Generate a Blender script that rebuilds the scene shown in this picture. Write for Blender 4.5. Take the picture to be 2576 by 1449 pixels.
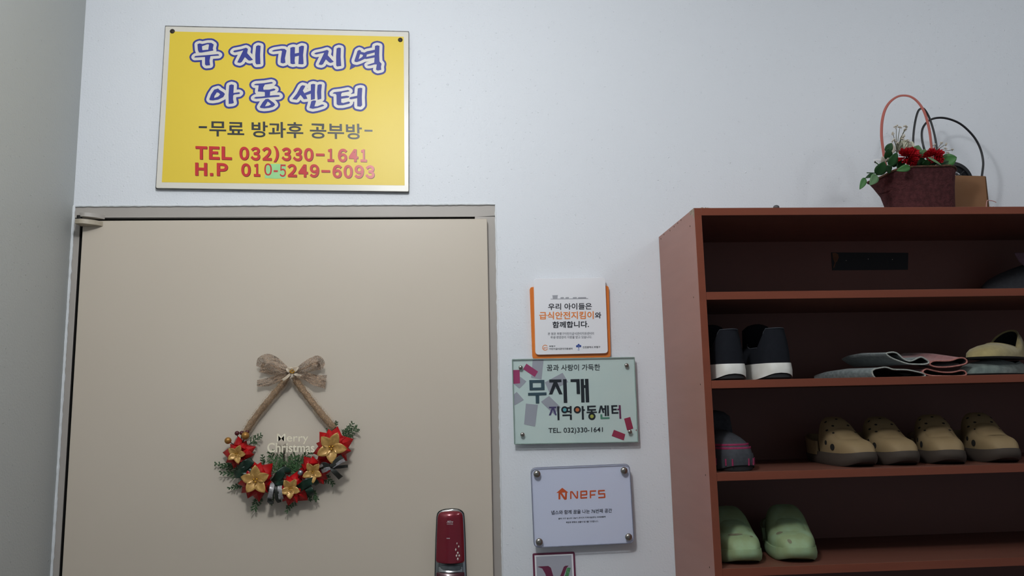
import bpy, bmesh, math, random
from math import sin, cos, pi, radians as rd
from mathutils import Vector, Matrix
from mathutils.geometry import tessellate_polygon, delaunay_2d_cdt

for o in list(bpy.data.objects):
    bpy.data.objects.remove(o, do_unlink=True)
SC = bpy.context.scene
COL = SC.collection
random.seed(7)

# ------------------------------------------------------------------ camera
FW, FH, FOC = 2576, 1449, 1950.0
PITCH, YAW, ROLL = rd(8.31496), rd(4.15066), rd(-1.26692)
fwd = Vector((sin(YAW) * cos(PITCH), cos(YAW) * cos(PITCH), sin(PITCH)))
rgt0 = Vector((cos(YAW), -sin(YAW), 0))
up0 = rgt0.cross(fwd)
rgt = cos(ROLL) * rgt0 + sin(ROLL) * up0
upv = -sin(ROLL) * rgt0 + cos(ROLL) * up0
CAM = Vector((0.92382, -1.9, 1.58))
cam = bpy.data.cameras.new('camera')
cam.sensor_width = 36.0
cam.lens = FOC / FW * 36.0
cam.clip_start = 0.02
camo = bpy.data.objects.new('camera', cam)
COL.objects.link(camo)
camo.matrix_world = Matrix(((rgt.x, upv.x, -fwd.x, CAM.x), (rgt.y, upv.y, -fwd.y, CAM.y),
                            (rgt.z, upv.z, -fwd.z, CAM.z), (0, 0, 0, 1)))
SC.camera = camo

# ------------------------------------------------------------------ world and lamp
w = bpy.data.worlds.new('ambient_fill')
SC.world = w
w.use_nodes = True
w.node_tree.nodes['Background'].inputs[0].default_value = (0.80, 0.90, 1.0, 1)
w.node_tree.nodes['Background'].inputs[1].default_value = 0.18  # even ambient fill, added to lift the dark shelf bays
for nm, loc, pw in (('ceiling_lamp_light', (0.72, -1.30, 2.60), 33.0), ('corridor_lamp_light', (2.5, -1.05, 2.66), 6.8)):
    la = bpy.data.lights.new(nm, 'POINT')
    la.shadow_soft_size = 0.075
    la.energy = pw
    la.color = (0.965, 0.985, 1.0)
    lo = bpy.data.objects.new(nm, la)
    COL.objects.link(lo)
    lo.location = loc
SC.view_settings.view_transform = 'Standard'
SC.view_settings.look = 'None'
SC.view_settings.exposure = 0.0
SC.view_settings.gamma = 1.0
SC.view_settings.use_curve_mapping = False

# ------------------------------------------------------------------ helpers


def ray(px, py):
    return rgt * (px - FW / 2) - upv * (py - FH / 2) + fwd * FOC


def at(px, py, y=0.0):
    """point of the photograph on the vertical plane at depth y"""
    d = ray(px, py)
    return CAM + d * ((y - CAM.y) / d.y)


def atz(px, py, z):
    d = ray(px, py)
    return CAM + d * ((z - CAM.z) / d.z)


def lin(c):
    c = c / 255.0
    return c / 12.92 if c <= 0.04045 else ((c + 0.055) / 1.055) ** 2.4


def rgb(t):
    return (lin(t[0]), lin(t[1]), lin(t[2]), 1.0)


MATS = {}


def mat(name, col, rough=0.5, metal=0.0, spec=0.5, var=None, bump=None, bump2=None, coat=0.0, sheen=0.0, alpha=None, stretch=None):
    """procedural principled material; var=(amount, scale, darker colour), bump=(strength, scale, distance)"""
    if name in MATS:
        return MATS[name]
    m = bpy.data.materials.new(name)
    m.use_nodes = True
    nt = m.node_tree
    b = nt.nodes['Principled BSDF']
    b.inputs['Base Color'].default_value = rgb(col)
    b.inputs['Roughness'].default_value = rough
    b.inputs['Metallic'].default_value = metal
    b.inputs['Specular IOR Level'].default_value = spec
    b.inputs['Coat Weight'].default_value = coat
    b.inputs['Coat Roughness'].default_value = 0.12
    b.inputs['Sheen Weight'].default_value = sheen
    if alpha is not None:
        b.inputs['Alpha'].default_value = alpha
    tc = nt.nodes.new('ShaderNodeTexCoord')
    co = tc.outputs['Object']
    if stretch:
        mp = nt.nodes.new('ShaderNodeMapping')
        mp.inputs['Scale'].default_value = stretch
        nt.links.new(co, mp.inputs['Vector'])
        co = mp.outputs['Vector']
    if var:
        amt, sc, c2 = var
        n = nt.nodes.new('ShaderNodeTexNoise')
        n.inputs['Scale'].default_value = sc
        n.inputs['Detail'].default_value = 6
        nt.links.new(co, n.inputs['Vector'])
        r = nt.nodes.new('ShaderNodeValToRGB')
        r.color_ramp.elements[0].position = 0.38
        r.color_ramp.elements[1].position = 0.66
        r.color_ramp.elements[0].color = rgb(c2)
        r.color_ramp.elements[1].color = rgb(col)
        mx = nt.nodes.new('ShaderNodeMix')
        mx.data_type = 'RGBA'
        mx.inputs[0].default_value = amt
        mx.inputs[6].default_value = rgb(col)
        nt.links.new(n.outputs['Fac'], r.inputs['Fac'])
        nt.links.new(r.outputs['Color'], mx.inputs[7])
        nt.links.new(mx.outputs[2], b.inputs['Base Color'])
    prev = None
    for bp in (bump, bump2):
        if not bp:
            continue
        n = nt.nodes.new('ShaderNodeTexNoise')
        n.inputs['Scale'].default_value = bp[1]
        n.inputs['Detail'].default_value = 3
        nt.links.new(co, n.inputs['Vector'])
        src = n.outputs['Fac']
        if len(bp) > 3:                                   # isolated flecks
            r = nt.nodes.new('ShaderNodeMapRange')
            r.inputs[1].default_value = bp[3]
            r.inputs[2].default_value = bp[3] + 0.1
            nt.links.new(src, r.inputs[0])
            src = r.outputs[0]
        bn = nt.nodes.new('ShaderNodeBump')
        bn.inputs['Strength'].default_value = bp[0]
        bn.inputs['Distance'].default_value = bp[2]
        nt.links.new(src, bn.inputs['Height'])
        if prev:
            nt.links.new(prev.outputs['Normal'], bn.inputs['Normal'])
        prev = bn
    if prev:
        nt.links.new(prev.outputs['Normal'], b.inputs['Normal'])
    MATS[name] = m
    return m


def clear_mat(name, tint, rough=0.03, fac=1.0):
    """clear acrylic or glass: sees through, mirrors at its surface"""
    if name in MATS:
        return MATS[name]
    m = bpy.data.materials.new(name)
    m.use_nodes = True
    nt = m.node_tree
    nt.nodes.remove(nt.nodes['Principled BSDF'])
    out = nt.nodes['Material Output']
    tr = nt.nodes.new('ShaderNodeBsdfTransparent')
    tr.inputs[0].default_value = rgb(tint)
    gl = nt.nodes.new('ShaderNodeBsdfGlossy')
    gl.inputs['Roughness'].default_value = rough
    fr = nt.nodes.new('ShaderNodeFresnel')
    fr.inputs[0].default_value = 1.45
    mx = nt.nodes.new('ShaderNodeMixShader')
    ge = nt.nodes.new('ShaderNodeNewGeometry')
    fm = nt.nodes.new('ShaderNodeMath')                   # mirror only on the outer side of each face
    fm.operation = 'MULTIPLY'
    iv = nt.nodes.new('ShaderNodeMath')
    iv.operation = 'SUBTRACT'
    iv.inputs[0].default_value = 1.0
    nt.links.new(ge.outputs['Backfacing'], iv.inputs[1])
    nt.links.new(iv.outputs[0], fm.inputs[0])
    nt.links.new(fr.outputs[0], fm.inputs[1])
    nt.links.new(fm.outputs[0], mx.inputs[0])
    nt.links.new(tr.outputs[0], mx.inputs[1])
    nt.links.new(gl.outputs[0], mx.inputs[2])
    nt.links.new(mx.outputs[0], out.inputs[0])
    MATS[name] = m
    return m


def sheer_mat(name, col, dark, alpha):
    """glittering gold organza: woven holes let the back show, sparse bright threads"""
    m = mat(name, col, rough=0.24, metal=0.3, var=(0.7, 300, dark), bump=(0.9, 900, 0.0016))
    nt = m.node_tree
    b = nt.nodes['Principled BSDF']
    tc = nt.nodes.new('ShaderNodeTexCoord')
    v = nt.nodes.new('ShaderNodeTexVoronoi')
    v.inputs['Scale'].default_value = 420
    nt.links.new(tc.outputs['Object'], v.inputs['Vector'])
    r = nt.nodes.new('ShaderNodeMapRange')
    r.inputs[1].default_value = 0.1
    r.inputs[2].default_value = 0.6
    r.inputs[3].default_value = min(1, alpha + 0.3)
    r.inputs[4].default_value = max(0, alpha - 0.25)
    nt.links.new(v.outputs['Distance'], r.inputs[0])
    nt.links.new(r.outputs[0], b.inputs['Alpha'])
    return m


OFF = {}


class MB:
    def __init__(s):
        s.v = []
        s.f = []

    def add(s, vs, fs):
        k = len(s.v)
        s.v += [Vector(p) for p in vs]
        s.f += [tuple(i + k for i in f) for f in fs]
        return s

    def box(s, x0, x1, y0, y1, z0, z1):
        return s.add([(x, y, z) for x in (x0, x1) for y in (y0, y1) for z in (z0, z1)],
                     [(0, 1, 3, 2), (4, 6, 7, 5), (0, 4, 5, 1), (2, 3, 7, 6), (0, 2, 6, 4), (1, 5, 7, 3)])

    def flat(s, loops, y):
        """flat filled shape on the plane y; loops = [outer, hole...] of (x, z)"""
        pts = [Vector((p[0], p[1], 0)) for lp in loops for p in lp]
        tri = tessellate_polygon([[Vector((p[0], p[1], 0)) for p in lp] for lp in loops])
        return s.add([(p.x, y, p.y) for p in pts], tri)

    def prism(s, poly, y0, y1):
        """outline of (x, z) points between the planes y0 and y1"""
        n = len(poly)
        tri = tessellate_polygon([[Vector((p[0], p[1], 0)) for p in poly]])
        vs = [(p[0], y0, p[1]) for p in poly] + [(p[0], y1, p[1]) for p in poly]
        fs = [tuple(t) for t in tri] + [tuple(i + n for i in reversed(t)) for t in tri]
        fs += [(i, (i + 1) % n, n + (i + 1) % n, n + i) for i in range(n)]
        return s.add(vs, fs)

    def prism_z(s, poly, z0, z1):
        n = len(poly)
        tri = tessellate_polygon([[Vector((p[0], p[1], 0)) for p in poly]])
        vs = [(p[0], p[1], z0) for p in poly] + [(p[0], p[1], z1) for p in poly]
        fs = [tuple(t) for t in tri] + [tuple(i + n for i in reversed(t)) for t in tri]
        fs += [(i, (i + 1) % n, n + (i + 1) % n, n + i) for i in range(n)]
        return s.add(vs, fs)

    def loft(s, rings, closed=True, cap0=False, cap1=False):
        n = len(rings[0])
        vs = [p for r in rings for p in r]
        fs = []
        for j in range(len(rings) - 1):
            for i in range(n if closed else n - 1):
                a, b = j * n + i, j * n + (i + 1) % n
                fs.append((a, b, b + n, a + n))
        if cap0:
            fs.append(tuple(range(n)))
        if cap1:
            fs.append(tuple(range((len(rings) - 1) * n, len(rings) * n)))
        return s.add(vs, fs)

    def tube(s, path, r, n=10, flat=1.0, caps=True, close=False, upref=(0, 1, 0)):
        """round tube along a path; r number or list; flat squeezes it along upref"""
        P = [Vector(p) for p in path]
        m = len(P)
        R = r if isinstance(r, (list, tuple)) else [r] * m
        rings = []
        u = Vector(upref)
        for i in range(m):
            a = P[(i - 1) % m] if (close or i > 0) else P[i]
            b = P[(i + 1) % m] if (close or i < m - 1) else P[i]
            t = (b - a).normalized()
            e1 = u - t * u.dot(t)
            if e1.length < 1e-4:
                e1 = Vector((0, 0, 1)) - t * t.z
            e1.normalize()
            e2 = t.cross(e1)
            rings.append([P[i] + e1 * (R[i] * flat * cos(2 * pi * k / n)) + e2 * (R[i] * sin(2 * pi * k / n)) for k in range(n)])
        if close:
            rings.append(rings[0])
        return s.loft(rings, True, caps and not close, caps and not close)

    def ball(s, c, r, sq=(1, 1, 1), n=16, m=10):
        c = Vector(c)
        rings = []
        for j in range(1, m):
            t = pi * j / m
            rings.append([c + Vector((r * sq[0] * sin(t) * cos(2 * pi * i / n), r * sq[1] * sin(t) * sin(2 * pi * i / n), r * sq[2] * cos(t))) for i in range(n)])
        k = len(s.v)
        s.loft(rings)
        top, bot = c + Vector((0, 0, r * sq[2])), c - Vector((0, 0, r * sq[2]))
        t0 = len(s.v)
        s.v += [top, bot]
        e = k + (m - 2) * n
        for i in range(n):
            s.f.append((t0, k + i, k + (i + 1) % n))
            s.f.append((t0 + 1, e + (i + 1) % n, e + i))
        return s

    def petal(s, base, d, side, out, L, W, rise=0.0, cup=0.0, curl=0.0, nu=7, nv=4, tip=1.0, wave=0.0, ph=0.0):
        """thin leaf or petal: d length direction, side width direction, out towards the viewer"""
        base, d, side, out = Vector(base), Vector(d).normalized(), Vector(side).normalized(), Vector(out).normalized()
        rows = []
        for i in range(nu + 1):
            u = i / nu
            wd = W * (sin(pi * min(1, u ** 0.75)) ** tip) * 0.5 + 0.0004
            row = []
            for j in range(nv + 1):
                v = j / nv * 2 - 1
                p = base + d * (L * u) + side * (wd * v) + out * (rise * sin(u * pi * 0.6) + cup * v * v * wd * 2 - curl * u * u + wave * sin(ph + 7 * u + 4 * v))
                row.append(p)
            rows.append(row)
        return s.loft(rows, closed=False)

    def strip(s, path, wid, crumple=0.0):
        """cloth band along path; wid = list of width vectors"""
        r = random.Random(len(path))
        ph = r.uniform(0, 6)
        return s.loft([[Vector(p) + Vector(q) * (j / 8 - 0.5) + Vector((0, -1, 0)) * (crumple * (sin(1.7 * i + 2.2 * j + ph) * 0.6 + r.uniform(-0.6, 0.6))) for j in range(9)] for i, (p, q) in enumerate(zip(path, wid))], closed=False)

    def build(s, name, m, parent=None, smooth=True, ang=40, bevel=0.0, sub=0, solid=0.0):
        me = bpy.data.meshes.new(name)
        off = OFF.get(parent.name, Vector((0, 0, 0))) if parent else Vector((0, 0, 0))
        me.from_pydata([tuple(p - off) for p in s.v], [], s.f)
        bm = bmesh.new()
        bm.from_mesh(me)
        bmesh.ops.remove_doubles(bm, verts=bm.verts, dist=1e-6)
        bmesh.ops.recalc_face_normals(bm, faces=bm.faces)
        bm.to_mesh(me)
        bm.free()
        me.materials.append(m)
        if smooth:
            me.shade_smooth()
            me.set_sharp_from_angle(angle=rd(ang))
        o = bpy.data.objects.new(name, me)
        COL.objects.link(o)
        if parent:
            o.parent = parent
            OFF[o.name] = off
        if solid:
            md = o.modifiers.new('thickness', 'SOLIDIFY')
            md.thickness = solid
            md.offset = 0
        if sub:
            md = o.modifiers.new('round', 'SUBSURF')
            md.levels = md.render_levels = sub
        if bevel:
            md = o.modifiers.new('bevel', 'BEVEL')
            md.width = bevel
            md.segments = 2
            md.limit_method = 'ANGLE'
            md.angle_limit = rd(50)
        return o


def thing(name, label, cat, loc=(0, 0, 0), rz=0.0, group=None):
    o = bpy.data.objects.new(name, None)
    COL.objects.link(o)
    o.empty_display_size = 0.03
    o.location = loc
    o.rotation_euler = (0, 0, rz)
    OFF[o.name] = Vector(loc) if rz == 0 else Vector((0, 0, 0))
    o['label'] = label
    o['category'] = cat
    if group:
        o['group'] = group
    return o


def lab(o, text):
    o['label'] = text
    return o


def struct(o):
    o['kind'] = 'structure'
    return o


def copy_tree(o, parent=None):
    c = o.copy()
    COL.objects.link(c)
    c.parent = parent
    for ch in list(o.children):
        copy_tree(ch, c)
    return c


def xz(px, py, y):
    p = at(px, py, y)
    return (p.x, p.z)


def quad(pts, y):
    return [xz(p[0], p[1], y) for p in pts]


def round_poly(pts, r, n=5):
    """rounded corners on an (x, z) polygon"""
    out = []
    m = len(pts)
    for i in range(m):
        a, b, c = Vector(pts[i - 1]), Vector(pts[i]), Vector(pts[(i + 1) % m])
        d1, d2 = (a - b).normalized(), (c - b).normalized()
        p, q = b + d1 * r, b + d2 * r
        for k in range(n + 1):
            t = k / n
            out.append(tuple((1 - t) ** 2 * p + 2 * t * (1 - t) * b + t * t * q))
    return out


def disc(c, r, n=28):
    return [(c[0] + r * cos(2 * pi * k / n), c[1] + r * sin(2 * pi * k / n)) for k in range(n)]


def text_mesh(body, off):
    cu = bpy.data.curves.new('lettering_source', 'FONT')
    cu.body = body
    cu.offset = off
    cu.resolution_u = 5
    o = bpy.data.objects.new('lettering_source', cu)
    COL.objects.link(o)
    dg = bpy.context.evaluated_depsgraph_get()
    ev = o.evaluated_get(dg)
    me = ev.to_mesh()
    vs = [v.co.copy() for v in me.vertices]
    fs = [tuple(p.vertices) for p in me.polygons]
    ev.to_mesh_clear()
    bpy.data.objects.remove(o, do_unlink=True)
    bpy.data.curves.remove(cu)
    return vs, fs


def put_text(mb, body, bl, br, tl, y, off=0.0, shift=(0, 0), thick=0.0):
    """lettering whose tight box has its corners at these photo pixels of the plane y"""
    vs, fs = text_mesh(body, off)
    if off > 0.005:                                      # bold outlines overlap: merge them
        cc = []
        for f in fs:
            ar = sum(vs[a].x * vs[b].y - vs[a].y * vs[b].x for a, b in zip(f, f[1:] + f[:1]))
            if abs(ar) > 1e-9:
                cc.append(list(f) if ar > 0 else list(f)[::-1])
        r = delaunay_2d_cdt([Vector((v.x, v.y)) for v in vs], [], cc, 0, 1e-5)
        vs, fs = list(r[0]), [tuple(f) for f, o in zip(r[2], r[5]) if len(o)]
        used = sorted({i for f in fs for i in f})
        mp = {i: k for k, i in enumerate(used)}
        vs, fs = [vs[i] for i in used], [tuple(mp[i] for i in f) for f in fs]
    x0, x1 = min(v.x for v in vs), max(v.x for v in vs)
    y0, y1 = min(v.y for v in vs), max(v.y for v in vs)
    A = at(bl[0] + shift[0], bl[1] + shift[1], y)
    U = at(br[0] + shift[0], br[1] + shift[1], y) - A
    V = at(tl[0] + shift[0], tl[1] + shift[1], y) - A
    pts = [A + U * ((v.x - x0) / (x1 - x0)) + V * ((v.y - y0) / (y1 - y0)) for v in vs]
    mb.add(pts, fs)
    if thick:
        k = len(pts)
        mb.add([p + Vector((0, thick, 0)) for p in pts], fs)
        cnt = {}
        for f in fs:
            for a, b in zip(f, f[1:] + f[:1]):
                cnt[(min(a, b), max(a, b))] = cnt.get((min(a, b), max(a, b)), []) + [(a, b)]
        side = [v[0] for v in cnt.values() if len(v) == 1]
        mb.add(pts + [p + Vector((0, thick, 0)) for p in pts], [(a, b, b + k, a + k) for a, b in side])
    return mb


def smooth_path(P, n=6):
    out = []
    m = len(P)
    for i in range(m - 1):
        p0, p1, p2, p3 = P[max(0, i - 1)], P[i], P[i + 1], P[min(m - 1, i + 2)]
        for k in range(n):
            t_ = k / n
            out.append(0.5 * ((2 * p1) + (p2 - p0) * t_ + (2 * p0 - 5 * p1 + 4 * p2 - p3) * t_ * t_ + (3 * p1 - p0 - 3 * p2 + p3) * t_ ** 3))
    return out + [P[-1]]


class Ink:
    """overlapping flat pieces on one plane, merged into a single outline"""

    def __init__(s):
        s.c = []

    def poly(s, pts):
        s.c[-1].append([Vector((p[0], p[1])) for p in pts])

    def start(s):
        s.c.append([])

    def emit(s, mb, y):
        for polys in s.c:
            vs, fs = [], []
            for p in polys:
                ar = sum(a.x * b.y - a.y * b.x for a, b in zip(p, p[1:] + p[:1]))
                if abs(ar) < 1e-12:
                    continue
                if ar < 0:
                    p = p[::-1]
                k = len(vs)
                vs += [q * 1000 for q in p]
                fs.append(list(range(k, k + len(p))))
            r = delaunay_2d_cdt(vs, [], fs, 0, 1e-4)
            mb.add([(v.x / 1000, y, v.y / 1000) for v in r[0]], [tuple(f) for f, o in zip(r[2], r[5]) if len(o)])
        return mb


def dilate(ink, loops, r, n=12):
    """a shape grown by r with round corners"""
    if len(loops) == 1:
        ink.poly(loops[0])
    else:
        for t in tessellate_polygon([[Vector((p[0], p[1], 0)) for p in lp] for lp in loops]):
            al = [p for lp in loops for p in lp]
            ink.poly([al[i] for i in t])
    for lp in loops:
        m = len(lp)
        for i in range(m):
            a, b = Vector(lp[i]), Vector(lp[(i + 1) % m])
            d = b - a
            if d.length < 1e-7 or r == 0:
                continue
            q = Vector((-d.y, d.x)).normalized() * r
            ink.poly((a + q, a - q, b - q, b + q))
            ink.poly([(a.x + r * cos(2 * pi * k / n), a.y + r * sin(2 * pi * k / n)) for k in range(n)])


def crop_map(ox, oy, sc):
    return lambda p: (ox + p[0] / sc, oy + p[1] / sc)


# ------------------------------------------------------------------ materials of the setting
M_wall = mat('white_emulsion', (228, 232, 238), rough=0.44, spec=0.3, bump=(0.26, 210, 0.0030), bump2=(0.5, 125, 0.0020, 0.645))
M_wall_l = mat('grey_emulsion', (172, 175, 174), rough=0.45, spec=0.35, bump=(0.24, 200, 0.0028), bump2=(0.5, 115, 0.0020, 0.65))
M_ceil = mat('ceiling_paint', (226, 226, 224), rough=0.8, bump=(0.2, 80, 0.002))
M_floor = mat('terrazzo_floor', (142, 138, 132), rough=0.35, var=(0.7, 45, (104, 100, 96)))
M_caulk = mat('white_caulk', (226, 230, 234), rough=0.4, bump=(0.6, 120, 0.003))
M_frame = mat('door_frame_paint', (176, 170, 164), rough=0.45, var=(0.25, 9, (160, 154, 149)))
M_leaf = mat('door_paint', (206, 195, 180), rough=0.42, var=(0.25, 2.2, (196, 184, 169)), bump=(0.05, 120, 0.001))
M_hinge = mat('hinge_enamel', (178, 168, 150), rough=0.4, var=(0.4, 60, (140, 126, 108)))
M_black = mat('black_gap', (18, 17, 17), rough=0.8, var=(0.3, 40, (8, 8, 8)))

# ------------------------------------------------------------------ setting
LY = -0.014
DL = at(208, 560, LY).x
DR = at(1225.5, 560, LY).x
DT = at(715, 552.5, LY).z
FIL = at(201.5, 560, 0.003).x
FIT = at(715, 546.5, 0.003).z
FT = 2.0715
FRX = 1.0235
CEIL = 2.80
struct(MB().prism([(FRX, 0), (3.6, 0), (3.6, CEIL), (-0.15, CEIL), (-0.15, FT), (FRX, FT)], 0.0, 0.14).build('wall_back', M_wall, smooth=False))
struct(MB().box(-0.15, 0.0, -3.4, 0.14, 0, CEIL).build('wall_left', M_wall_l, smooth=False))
struct(MB().box(-0.15, 3.6, -3.4, 0.14, -0.1, 0.0).build('floor', M_floor, smooth=False))
struct(MB().box(-0.15, 3.6, -3.4, 0.14, CEIL, CEIL + 0.1).build('ceiling', M_ceil, smooth=False))

door = bpy.data.objects.new('door_1', None)
COL.objects.link(door)
door.location = (0.51, 0, 0)
OFF['door_1'] = Vector((0.51, 0, 0))
struct(door)
fr = MB()
fr.box(0.0, FRX, 0.003, 0.12, FIT, FT)
fr.box(0.0, FIL, 0.003, 0.12, 0, FIT)
fr.box(DR - 0.03, FRX, 0.003, 0.12, 0, FIT)
fr.build('door_frame', M_frame, door, bevel=0.001)
sl = MB()  # black strips added to paint the shade inside the frame gap
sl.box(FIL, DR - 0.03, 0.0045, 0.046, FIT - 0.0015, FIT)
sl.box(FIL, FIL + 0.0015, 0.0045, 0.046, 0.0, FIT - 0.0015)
sl.build('gap_shade', M_black, door)
MB().box(0.0, FRX, 0.045, 0.118, 0.0, FIT + 0.004).build('frame_rebate', M_black, door)
MB().prism([(DL, 0.012), (DR, 0.012), (DR, DT), (DL, DT)], LY, 0.034).build('door_leaf', M_leaf, door, bevel=0.0025)


def hinge_plate(z0, z1, x0, x1, dep, yb):
    poly = [(x0, yb)]
    for k in range(17):
        t = k / 16
        poly.append((x0 + (x1 - x0) * t, yb - dep * (1 - t ** 2.1) ** 0.8 * (0.86 + 0.14 * min(1, 4 * t))))
    poly.append((x1, yb))
    return MB().prism_z(poly, z0, z1)


zA = at(225, 549, -0.045).z
HX = at(190, 549, -0.042).x
lab(hinge_plate(zA - 0.0125, zA - 0.001, HX, 0.078, 0.034, LY).build('pivot_plate', M_hinge, door, bevel=0.0008), 'lower cream plate of the pivot hinge')
lab(hinge_plate(zA + 0.0085, zA + 0.019, HX, 0.074, 0.033, 0.003).build('pivot_bracket', M_frame, door, bevel=0.0008), 'upper grey plate of the pivot hinge')
MB().tube([(0.026, -0.022, zA - 0.004), (0.026, -0.022, zA + 0.012)], 0.006, 14).build('pivot_pin', M_black, door)


def bead(path, r, seed, m=M_caulk):
    rn = random.Random(seed)
    P = [Vector(p) for p in path]
    out, rad = [], []
    n = int((P[-1] - P[0]).length / 0.008)
    for i in range(n + 1):
        p = P[0].lerp(P[-1], i / n)
        out.append(p + Vector((rn.uniform(-1, 1), rn.uniform(-0.3, 0.3), rn.uniform(-1, 1))) * 0.0005)
        rad.append(r * rn.uniform(0.8, 1.2))
    return MB().tube(out, rad, 7)


struct(bead([(0.0, 0.001, FT + 0.0005), (FRX, 0.001, FT + 0.0015)], 0.0028, 1).build('trim_1', M_caulk))
struct(bead([(FRX + 0.001, 0.001, FT), (FRX + 0.001, 0.001, 0.0)], 0.0022, 2).build('trim_2', M_caulk))
struct(bead([(0.001, 0.0, FT), (0.001, 0.0, 0.0)], 0.0036, 3).build('trim_3', M_caulk))

# ------------------------------------------------------------------ yellow sign over the door
M_sgw = mat('sign_white_print', (226, 222, 212), rough=0.3, var=(0.2, 14, (214, 208, 196)))
M_sgy = mat('sign_yellow_print', (236, 207, 66), rough=0.42, var=(0.25, 6, (230, 199, 58)))
M_sgb = mat('sign_blue_print', (56, 64, 150), rough=0.4, spec=0.35, var=(0.2, 30, (50, 58, 138)))
M_sgk = mat('sign_black_print', (44, 46, 52), rough=0.35, var=(0.2, 40, (38, 40, 44)))
M_sgr = mat('sign_red_print', (204, 44, 46), rough=0.3, var=(0.25, 30, (190, 40, 42)))
M_sgd = mat('sign_dark_red_print', (84, 24, 22), rough=0.35, var=(0.2, 30, (74, 20, 20)))
M_sgt = mat('pale_green_tape', (160, 222, 150), rough=0.4, var=(0.5, 60, (144, 208, 136)))
M_sge = mat('sign_edge_glue', (92, 92, 88), rough=0.7, var=(0.6, 50, (140, 140, 136)))
M_rust = mat('rusty_screw', (70, 62, 54), rough=0.6, metal=0.4, var=(0.8, 300, (38, 32, 28)))
SY = -0.013
s1 = thing('signboard', 'large yellow signboard with white edge and blue outlined lettering above the door', 'sign', at(710, 275, 0))
c4 = [(416.5, 66.5), (1027.5, 80.5), (1027.5, 481.5), (392.5, 472.5)]
MB().prism(quad([(415.5, 64.5), (1028.6, 78.8), (1028.6, 483), (391.2, 474)], -0.008), -0.009, 0.0).build('backing', M_sge, s1, bevel=0.0006)
MB().prism(round_poly(quad(c4, SY), 0.003), SY, -0.009).build('panel', M_sgw, s1, bevel=0.0006)
MB().flat([quad([(428, 79), (1015.5, 92.5), (1018, 466.5), (407, 458.5)], SY - 0.0002)], SY - 0.0003).build('yellow_field', M_sgy, s1, smooth=False)

K1 = crop_map(470, 90, 12.267)
K2 = crop_map(660, 90, 12.267)
K3 = crop_map(780, 90, 12.267)
K4 = crop_map(510, 190, 12.267)
K5 = crop_map(710, 190, 11.709)
ROW1 = [
    (K1, [[(332, 268), (395, 240), (490, 262), (470, 330), (485, 455), (500, 520), (380, 522), (345, 440)]]),
    (K1, [[(478, 262), (640, 225), (760, 225), (835, 275), (830, 300), (690, 310), (680, 270), (630, 270), (470, 330)]]),
    (K1, [[(690, 280), (760, 230), (835, 275), (805, 400), (822, 450), (800, 465), (660, 482), (665, 435)]]),
    (K1, [[(480, 452), (665, 435), (820, 448), (825, 462), (600, 500), (450, 525), (380, 522)]]),
    (K1, [[(235, 660), (270, 628), (600, 605), (960, 572), (1005, 595), (985, 618), (730, 635), (560, 660), (250, 678)]]),
    (K1, [[(565, 630), (735, 620), (705, 780), (722, 915), (600, 925), (565, 890)]]),
    (K1, [[(1430, 495), (1470, 460), (1680, 420), (1830, 375), (1890, 410), (1865, 540), (2045, 745), (1960, 775), (1905, 765), (1795, 665), (1700, 815), (1640, 845), (1560, 825), (1745, 455), (1640, 485), (1480, 520)]]),
    (K1, [[(2140, 330), (2200, 298), (2280, 315), (2265, 600), (2275, 880), (2150, 888), (2120, 840), (2115, 600)]]),
    (K2, [[(290, 475), (370, 440), (600, 405), (690, 410), (750, 460), (700, 700), (715, 835), (640, 860), (565, 835), (570, 720), (610, 480), (580, 462), (440, 480), (340, 492)]]),
    (K2, [[(865, 375), (950, 350), (1010, 360), (1005, 555), (1130, 530), (1130, 350), (1220, 310), (1290, 325), (1260, 600), (1275, 870), (1240, 888), (1115, 880), (1130, 622), (1010, 650), (1000, 780), (1015, 870), (940, 885), (870, 860), (860, 600)]]),
    (K3, [[(125, 560), (180, 525), (380, 485), (530, 440), (580, 475), (550, 610), (735, 810), (640, 845), (590, 830), (490, 735), (400, 885), (350, 908), (265, 890), (440, 530), (330, 550), (190, 582)]]),
    (K3, [[(822, 395), (890, 368), (955, 385), (945, 650), (965, 935), (835, 955), (808, 920), (805, 650)]]),
    (K3, [[(1370, 770), (1440, 560), (1465, 475), (1520, 440), (1575, 465), (1570, 500), (1680, 525), (1755, 570), (1740, 660), (1690, 715), (1560, 780), (1440, 820), (1375, 805)], [(1500, 730), (1545, 575), (1610, 585), (1638, 615), (1610, 660)]]),
    (K3, [[(1680, 525), (1760, 485), (2010, 435), (2010, 515), (1755, 585)]]),
    (K3, [[(1735, 660), (2000, 600), (2000, 675), (1740, 722), (1690, 715)]]),
    (K3, [[(2005, 320), (2070, 298), (2145, 315), (2135, 600), (2145, 800), (2210, 870), (2190, 960), (2200, 1055), (2090, 1080), (2035, 1050), (2060, 890), (1990, 890), (1860, 925), (1780, 928), (1765, 905), (1980, 835), (1990, 700)]]),
]
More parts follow.
